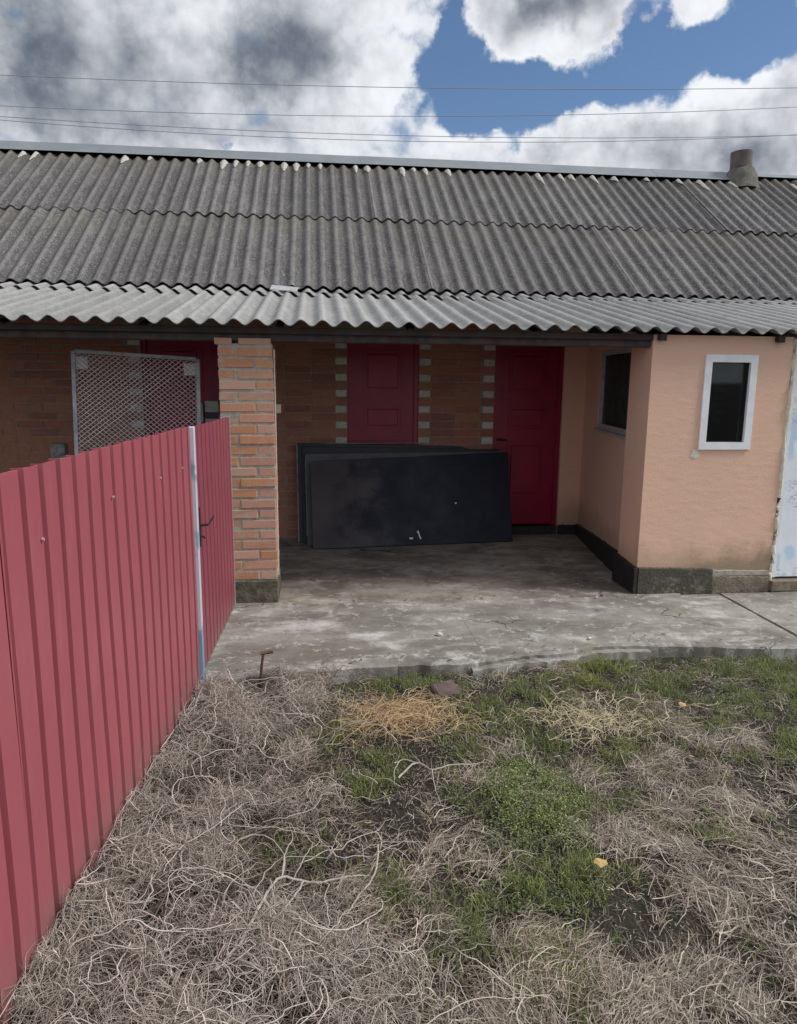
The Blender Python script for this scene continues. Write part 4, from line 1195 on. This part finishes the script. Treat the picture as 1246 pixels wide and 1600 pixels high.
def scatter(N, accept, xlo=-0.95, xhi=4.3, ylo=0.7, yhi=4.08):
    xs, ys = np.empty(0), np.empty(0)
    while len(xs) < N:
        x = rng.uniform(xlo, xhi, N * 2); y = rng.uniform(ylo, yhi, N * 2)
        ok = (x > fence_x(y) + 0.01) & (y < edge_y(x) - 0.005)
        # thin out what lies outside the picture
        ok &= (x < 0.25 + 0.82 * y) | (rng.random(len(x)) < 0.25)
        ok &= (y > 1.35) | (rng.random(len(x)) < 0.3)
        ok &= rng.random(len(x)) < accept(x, y)
        xs = np.concatenate([xs, x[ok]]); ys = np.concatenate([ys, y[ok]])
    return xs[:N], ys[:N]

VINE = [(0.47, 0.42, 0.375), (0.58, 0.53, 0.48), (0.38, 0.33, 0.29), (0.28, 0.24, 0.205), (0.50, 0.44, 0.37)]
parts_ = []
# lower dark layer, then pale curled layer, then a few long thick runners
acc = lambda x, y: vine_w(x, y)
gap = lambda x, y: np.clip(0.34 + 5.5 * fbm(x, y, 7, 12) + 2.5 * fbm(x, y, 17, 17), 0.01, 1)
N = 2200; x, y = scatter(N, acc, xhi=0.7)
parts_.append(strands(x, y, U(0, 6.28, N), U(0.15, 0.45, N), 9, U(-7, 7, N), U(6, 16, N), U(0.0, 0.05, N), U(0.01, 0.05, N), U(-.02, .03, N), U(0.0010, 0.0020, N), pick_tint(N, [(0.16, .13, .115), (0.24, .20, .17), (.11, .09, .08)])))
N = 8500; x, y = scatter(N, lambda x, y: acc(x, y) * gap(x, y), xhi=0.7)
hp = 0.02 + 0.075 * gap(x, y) + 0.12 * np.clip(fbm(x, y, 2.2, 5) + 0.1, 0, 1)
parts_.append(strands(x, y, U(0, 6.28, N), U(0.05, 0.22, N), 9, U(-9, 9, N), U(5, 18, N), hp * U(0.3, 1, N), U(0.01, 0.045, N), U(-.04, .04, N), 0.0008 + 0.0018 * rng.random(N) ** 2, pick_tint(N, VINE, .25)))
N = 170; x, y = scatter(N, acc, xhi=0.6)
parts_.append(strands(x, y, U(0, 6.28, N), U(0.25, 0.6, N), 18, U(-5, 5, N), U(8, 20, N), U(0.04, 0.10, N), U(0.02, 0.07, N), U(-.05, .03, N), U(0.0018, 0.0030, N), pick_tint(N, [(0.62, .57, .53), (0.52, .46, .42)])))
# side shoots
N = 8000; x, y = scatter(N, lambda x, y: acc(x, y) * gap(x, y), xhi=0.7)
parts_.append(strands(x, y, U(0, 6.28, N), U(0.04, 0.13, N), 5, U(-12, 12, N), U(8, 20, N), U(0.03, 0.11, N), U(0.0, 0.02, N), U(-.03, .06, N), U(0.0008, 0.0015, N), pick_tint(N, VINE)))
# bits standing against the fence and around the post
N = 26; y = U(2.6, 3.85, N); x = fence_x(y) + U(0.02, 0.08, N)
parts_.append(strands(x, y, U(0, 6.28, N), U(0.03, 0.16, N), 9, U(-10, 10, N), U(6, 18, N), U(0.02, 0.06, N), U(0.0, 0.05, N), U(.05, .22, N), U(0.0009, 0.0016, N), pick_tint(N, [(.35, .27, .24), (.42, .32, .29)])))
V, F, T = cat_arrays(parts_)
tint_mesh('dead_vines', V, F, T, 'strand', 'tangle of grey dead vines heaped along the red fence')

# dry grass, combed into swirls
STRAW = [(0.31, 0.26, 0.205), (0.42, 0.36, 0.29), (0.20, 0.165, 0.13), (0.12, 0.10, 0.08), (0.34, 0.30, 0.26)]
def flow(x, y):
    return 6.0 * fbm(x, y, 0.9, 21) * 2 + 0.4
parts_ = []
def dry_w(x, y):
    g = gmap(x, y); b = bmap(x, y)
    patch = np.clip(0.45 + 3.4 * fbm(x, y, 2.6, 33), 0.06, 1)
    far = np.clip((4.0 - y) / 1.0, 0.22, 1) * np.clip(0.26 + 6.0 * fbm(x, y, 8, 35) + 4 * fbm(x, y, 19, 36), 0.01, 1)
    return np.clip((1 - 0.85 * vine_w(x, y)) * (1 - 0.55 * np.clip(g, 0, 1)) * (1 - 0.9 * np.clip(b, 0, 1)) * patch * far, 0, 1)
N = 17000; x, y = scatter(N, dry_w)
parts_.append(strands(x, y, flow(x, y) + rng.normal(0, 0.9, N), U(0.04, 0.17, N), 6, U(-5, 5, N), U(3, 11, N), U(0.0, 0.025, N), U(0.0, 0.018, N), U(-.01, .012, N), 0.0005 + 0.0014 * rng.random(N) ** 2.2, pick_tint(N, STRAW, .2), 2))
N = 17000; x, y = scatter(N, lambda x, y: dry_w(x, y) * np.clip(0.3 + 4.0 * (fbm(x, y, 4.1, 40) + 0.1), 0.04, 1))
parts_.append(strands(x, y, flow(x, y) + rng.normal(0, 0.7, N), U(0.05, 0.19, N), 7, U(-5, 5, N), U(3, 11, N), U(0.008, 0.035, N), U(0.0, 0.02, N), U(-.015, .015, N), 0.0006 + 0.0014 * rng.random(N) ** 2, pick_tint(N, [(0.56, 0.50, 0.42), (0.44, 0.38, 0.31), (0.30, .25, .20), (0.22, .18, .145)]), 2))
# short broken stems and chaff everywhere
N = 26000; x, y = scatter(N, lambda x, y: np.clip(0.45 + 1.5 * fbm(x, y, 5, 71), 0.1, 1))
parts_.append(strands(x, y, U(0, 6.28, N), U(0.008, 0.045, N), 2, U(-5, 5, N), U(0, 5, N), U(0.0, 0.02, N), U(0.0, 0.004, N), U(-.004, .004, N), 0.0006 + 0.0018 * rng.random(N) ** 2, pick_tint(N, [(0.36, .31, .25), (0.20, .165, .13), (0.12, .10, .08), (.5, .45, .38)], .25), 2))
# golden straw heap near the slab
N = 900; x = rng.normal(0.42, 0.16, N); y = rng.normal(3.42, 0.10, N)
parts_.append(strands(x, y, U(0, 6.28, N), U(0.08, 0.25, N), 7, U(-6, 6, N), U(3, 9, N), U(0.01, 0.05, N), U(0.0, 0.03, N), U(-.01, .01, N), U(0.0010, 0.0018, N), pick_tint(N, [(0.50, 0.37, 0.21), (0.45, 0.32, 0.19)]), 2))
N = 500; x = rng.normal(1.38, 0.17, N); y = rng.normal(3.28, 0.10, N)
parts_.append(strands(x, y, U(0, 6.28, N), U(0.06, 0.2, N), 7, U(-8, 8, N), U(5, 12, N), U(0.01, 0.06, N), U(0.0, 0.04, N), U(-.01, .03, N), U(0.0012, 0.002, N), pick_tint(N, [(0.52, 0.45, 0.30), (0.45, 0.39, 0.27)]), 2))
V, F, T = cat_arrays(parts_)
tint_mesh('dry_grass', V, F, T, 'strand', 'flattened pale dry grass covering the open yard')

# green blades: many small separate tufts, denser where the yard is greening up
BR_G = [(0.20, 0.26, 0.075), (0.27, 0.31, 0.10), (0.14, 0.19, 0.06), (0.33, 0.34, 0.15)]
DU_G = [(0.13, 0.165, 0.065), (0.18, 0.21, 0.09), (0.09, 0.12, 0.05), (0.25, 0.25, 0.14)]
tx, ty, tr_, tk, tb = [], [], [], [], []
for (a, b, c, d, k) in GREEN:
    n = int(c * d * 3.14 * 760 * (0.5 + 0.8 * k)) + 2
    if abs(a - 0.89) < .02 and abs(b - 2.65) < .02: n = int(n * 0.8)
    for _ in range(n):
        ca, cb = a + rng.normal(0, 0.66) * c, b + rng.normal(0, 0.66) * d
        if rng.random() > np.clip(0.42 + 5.0 * float(fbm(ca, cb, 8, 80)), 0.04, 1) * (0.55 if cb > 3.25 and k < 1.3 else 1): continue
        tx.append(ca); ty.append(cb)
        tr_.append(rng.uniform(0.008, 0.028) * (1.3 if k > 1.15 else 1)); tb.append(min(1, k * rng.uniform(0.4, 1.1))); tk.append(int(rng.uniform(12, 34) * (1.5 if k > 1.15 else 1)))
n = 1100; x, y = scatter(n, lambda x, y: np.clip(0.35 + 5 * fbm(x, y, 7, 81), 0.03, 1) * np.clip(0.12 + 1.6 * fbm(x, y, 1.7, 50) + 0.35 * np.clip((y - 2.9) / .8, 0, 1), 0.03, 1) * (1 - 0.75 * vine_w(x, y)) * (1 - .8 * np.clip(bmap(x, y), 0, 1)))
for i in range(n):
    tx.append(x[i]); ty.append(y[i]); tr_.append(rng.uniform(0.006, 0.022)); tk.append(int(rng.uniform(6, 22))); tb.append(rng.uniform(0, 0.9))
X_, Y_, H_, C_ = [], [], [], []
for a, b, q, k, br in zip(tx, ty, tr_, tk, tb):
    X_.append(a + rng.normal(0, q, k)); Y_.append(b + rng.normal(0, q, k)); H_.append(rng.uniform(0.6, 1.2, k) * (0.022 + 0.9 * q))
    tone = rng.uniform(0.75, 1.25)
    c1 = pick_tint(k, BR_G, .15); c2 = pick_tint(k, DU_G, .15)
    if abs(a - 1.65) < .15 and abs(b - 3.9) < .15: c1 = pick_tint(k, BR_G + [(0.40, 0.36, 0.11), (0.34, 0.32, 0.10)], .15)
    if abs(a + 0.66) < .12 and abs(b - 2.3) < .12: c1 = c2 = pick_tint(k, [(0.30, 0.30, 0.10), (0.24, 0.26, 0.08)], .15)
    C_.append((c1 * br + c2 * (1 - br)) * tone)
x = np.concatenate(X_); y = np.concatenate(Y_); H_ = np.concatenate(H_); C_ = np.concatenate(C_)
y = np.minimum(y, edge_y(x) - 0.02); x = np.maximum(x, fence_x(y) + 0.015)
N = len(x)
parts_ = [strands(x, y, U(0, 6.28, N), H_ * U(0.3, 1.5, N), 4, U(-8, 8, N), U(2, 8, N), U(0.0, 0.015, N), U(0.0, 0.012, N), H_, U(0.0009, 0.0019, N), C_, 2)]
V, F, T = cat_arrays(parts_)
tint_mesh('green_grass', V, F, T, 'green', 'fresh green grass tufts coming up through the dead growth')

# (small-leaved ground weeds)
def leaves(x, y, z, s, tint):
    N = len(x)
    a = U(0, 6.28, N); tl = U(-0.7, 0.7, N); t2 = U(-0.7, 0.7, N)
    ux = np.stack([np.cos(a), np.sin(a), tl], 1); vx = np.stack([-np.sin(a), np.cos(a), t2], 1) * 0.55
    C = np.stack([x, y, z], 1)
    V = np.stack([C - ux * s[:, None], C + vx * s[:, None], C + ux * s[:, None], C - vx * s[:, None]], 1).reshape(-1, 3)
    F = np.arange(N * 4).reshape(N, 4)
    return V, F, np.repeat(tint, 4, axis=0)
parts_ = []
N = 10000
a = U(0, 6.28, N); q = np.sqrt(U(0, 1, N)) * (1 + 0.22 * np.sin(a * 5 + 1) + 0.15 * np.sin(a * 11) + rng.normal(0, 0.13, N)); x = 0.89 + np.cos(a) * q * 0.215; y = 2.66 + np.sin(a) * q * 0.30
dome = np.sqrt(np.clip(1 - (q / 1.25) ** 2, 0, 1))
parts_.append(leaves(x, y, ground_z(x, y) + 0.008 + 0.055 * dome * U(0.3, 1, N), U(0.0018, 0.0058, N), pick_tint(N, [(0.20, 0.27, 0.08), (0.30, 0.36, 0.13), (0.13, 0.19, 0.06), (.40, .42, .20), (.10, .13, .06)], .28)))
N = 15000; x, y = scatter(N, lambda x, y: np.clip(0.3 + 4 * fbm(x, y, 9, 66), 0.02, 1) * np.clip(0.75 * gmap(x, y) + 0.8 * (fbm(x, y, 1.9, 60) - 0.02) + .03, 0.01, 1) * (1 - .8 * vine_w(x, y)))
parts_.append(leaves(x, y, ground_z(x, y) + U(0.004, 0.035, N), U(0.003, 0.007, N), pick_tint(N, [(0.15, 0.21, 0.07), (0.22, 0.27, 0.10), (0.10, 0.145, 0.06), (.20, .23, .15)], .18)))
V, F, T = cat_arrays(parts_)
tint_mesh('ground_weeds', V, F, T, 'green', 'low small-leaved weeds spread through the grass')
# crumbs of dead leaf and soil
N = 22000; x, y = scatter(N, lambda x, y: np.full_like(x, 1.0))
V, F, T = leaves(x, y, ground_z(x, y) + U(0.002, 0.012, N), U(0.002, 0.007, N), pick_tint(N, [(0.08, 0.065, 0.055), (0.15, 0.125, 0.10), (0.045, 0.038, 0.03), (0.26, 0.22, 0.17)], .2))
tint_mesh('leaf_litter', V, F, T, 'strand', 'brown leaf litter and crumbs over the soil')

# grit and crumbs on the concrete
gv, gf = [], []
rr = random.Random(77)
for k in range(240):
    if k < 110: x, y = rr.gauss(2.22, 0.16), rr.uniform(5.3, 6.4) ; x += (6.4 - y) * -0.02
    elif k < 180: x, y = rr.uniform(-0.5, 3.0), rr.uniform(5.15, 5.28)
    else:
        x = rr.uniform(-0.5, 3.5); y = float(edge_y(x)) + abs(rr.gauss(0.03, 0.1)) + 0.02
    if (x > 2.42 and y > 5.2) or y > 7.3: continue
    gv_, gf_ = rock(rr.uniform(0.003, 0.009), k, 0.5)
    n_ = len(gv)
    gv += [(a + x, b + y, c + 0.003) for a, b, c in gv_]; gf += [tuple(i + n_ for i in q) for q in gf_]
tag(put('concrete_grit', (gv, gf), 'grit'), 'grit and crumbs scattered over the concrete', kind='stuff')
# bleached branches lying on top
def branch(name, paths, label):
    vfs = []
    for pts, r0, r1 in paths:
        P = [Vector(p) for p in pts]
        out = []
        for i in range(len(P) - 1):       # Catmull-Rom
            a, b, c, d = P[max(i - 1, 0)], P[i], P[i + 1], P[min(i + 2, len(P) - 1)]
            for k in range(5):
                t = k / 5
                out.append(0.5 * ((2 * b) + (c - a) * t + (2 * a - 5 * b + 4 * c - d) * t * t + (3 * b - a - 3 * c + d) * t ** 3))
        out.append(P[-1])
        for q in out[1:]:
            q += Vector((random.uniform(-.0025, .0025), random.uniform(-.0025, .0025), random.uniform(-.002, .002)))
        n = len(out)
        vfs.append(tube(out, [r0 + (r1 - r0) * i / (n - 1) for i in range(n)], 6))
    return tag(put(name, join(*vfs), 'bark', None, smooth=True), label, 'branch')
h = lambda x, y, dz=0.07: (x, y, float(ground_z(x, y)) + dz)
branch('fallen_branch', [([h(-0.30, 1.80, .09), h(-0.24, 1.88, .10), h(-0.18, 2.02, .12), h(-0.13, 2.13, .12), h(-0.02, 2.13, .10), h(0.09, 2.16, .09), h(0.16, 2.19, .07)], .0055, .0022),
                         ([h(-0.13, 2.13, .12), h(-0.13, 2.26, .11), h(-0.20, 2.36, .10), h(-0.29, 2.34, .10), h(-0.31, 2.27, .08)], .0032, .0012),
                         ([h(-0.18, 2.02, .12), h(-0.27, 2.02, .10), h(-0.31, 2.09, .09), h(-0.29, 2.17, .09), h(-0.23, 2.22, .1)], .0030, .0012),
                         ([h(-0.06, 2.13, .11), h(-0.10, 2.05, .09), h(-0.16, 1.97, .08), h(-0.27, 1.95, .07), h(-0.36, 1.99, .07)], .0034, .0014),
                         ([h(0.20, 2.30, .10), h(0.18, 2.16, .10), h(0.12, 2.08, .09), h(0.08, 2.02, .07)], .0034, .0016),
                         ([h(-0.13, 2.13, .12), h(-0.12, 2.24, .13), h(-0.10, 2.33, .12), h(-0.115, 2.40, .12)], .0026, .001)],
       'bleached forked branch lying on the dead vines in the foreground')
branch('fallen_branch', [([h(0.33, 2.80, .05), h(0.42, 2.90, .06), h(0.48, 2.83, .06), h(0.56, 2.86, .06), h(0.70, 2.89, .05)], .0045, .002),
                         ([h(0.48, 2.83, .06), h(0.475, 2.70, .05), h(0.485, 2.60, .04)], .0025, .001),
                         ([h(0.42, 2.90, .06), h(0.36, 2.93, .06), h(0.32, 2.86, .05), h(0.31, 2.75, .04)], .003, .0012)],
       'short pale twig in the grass left of the lush green clump')
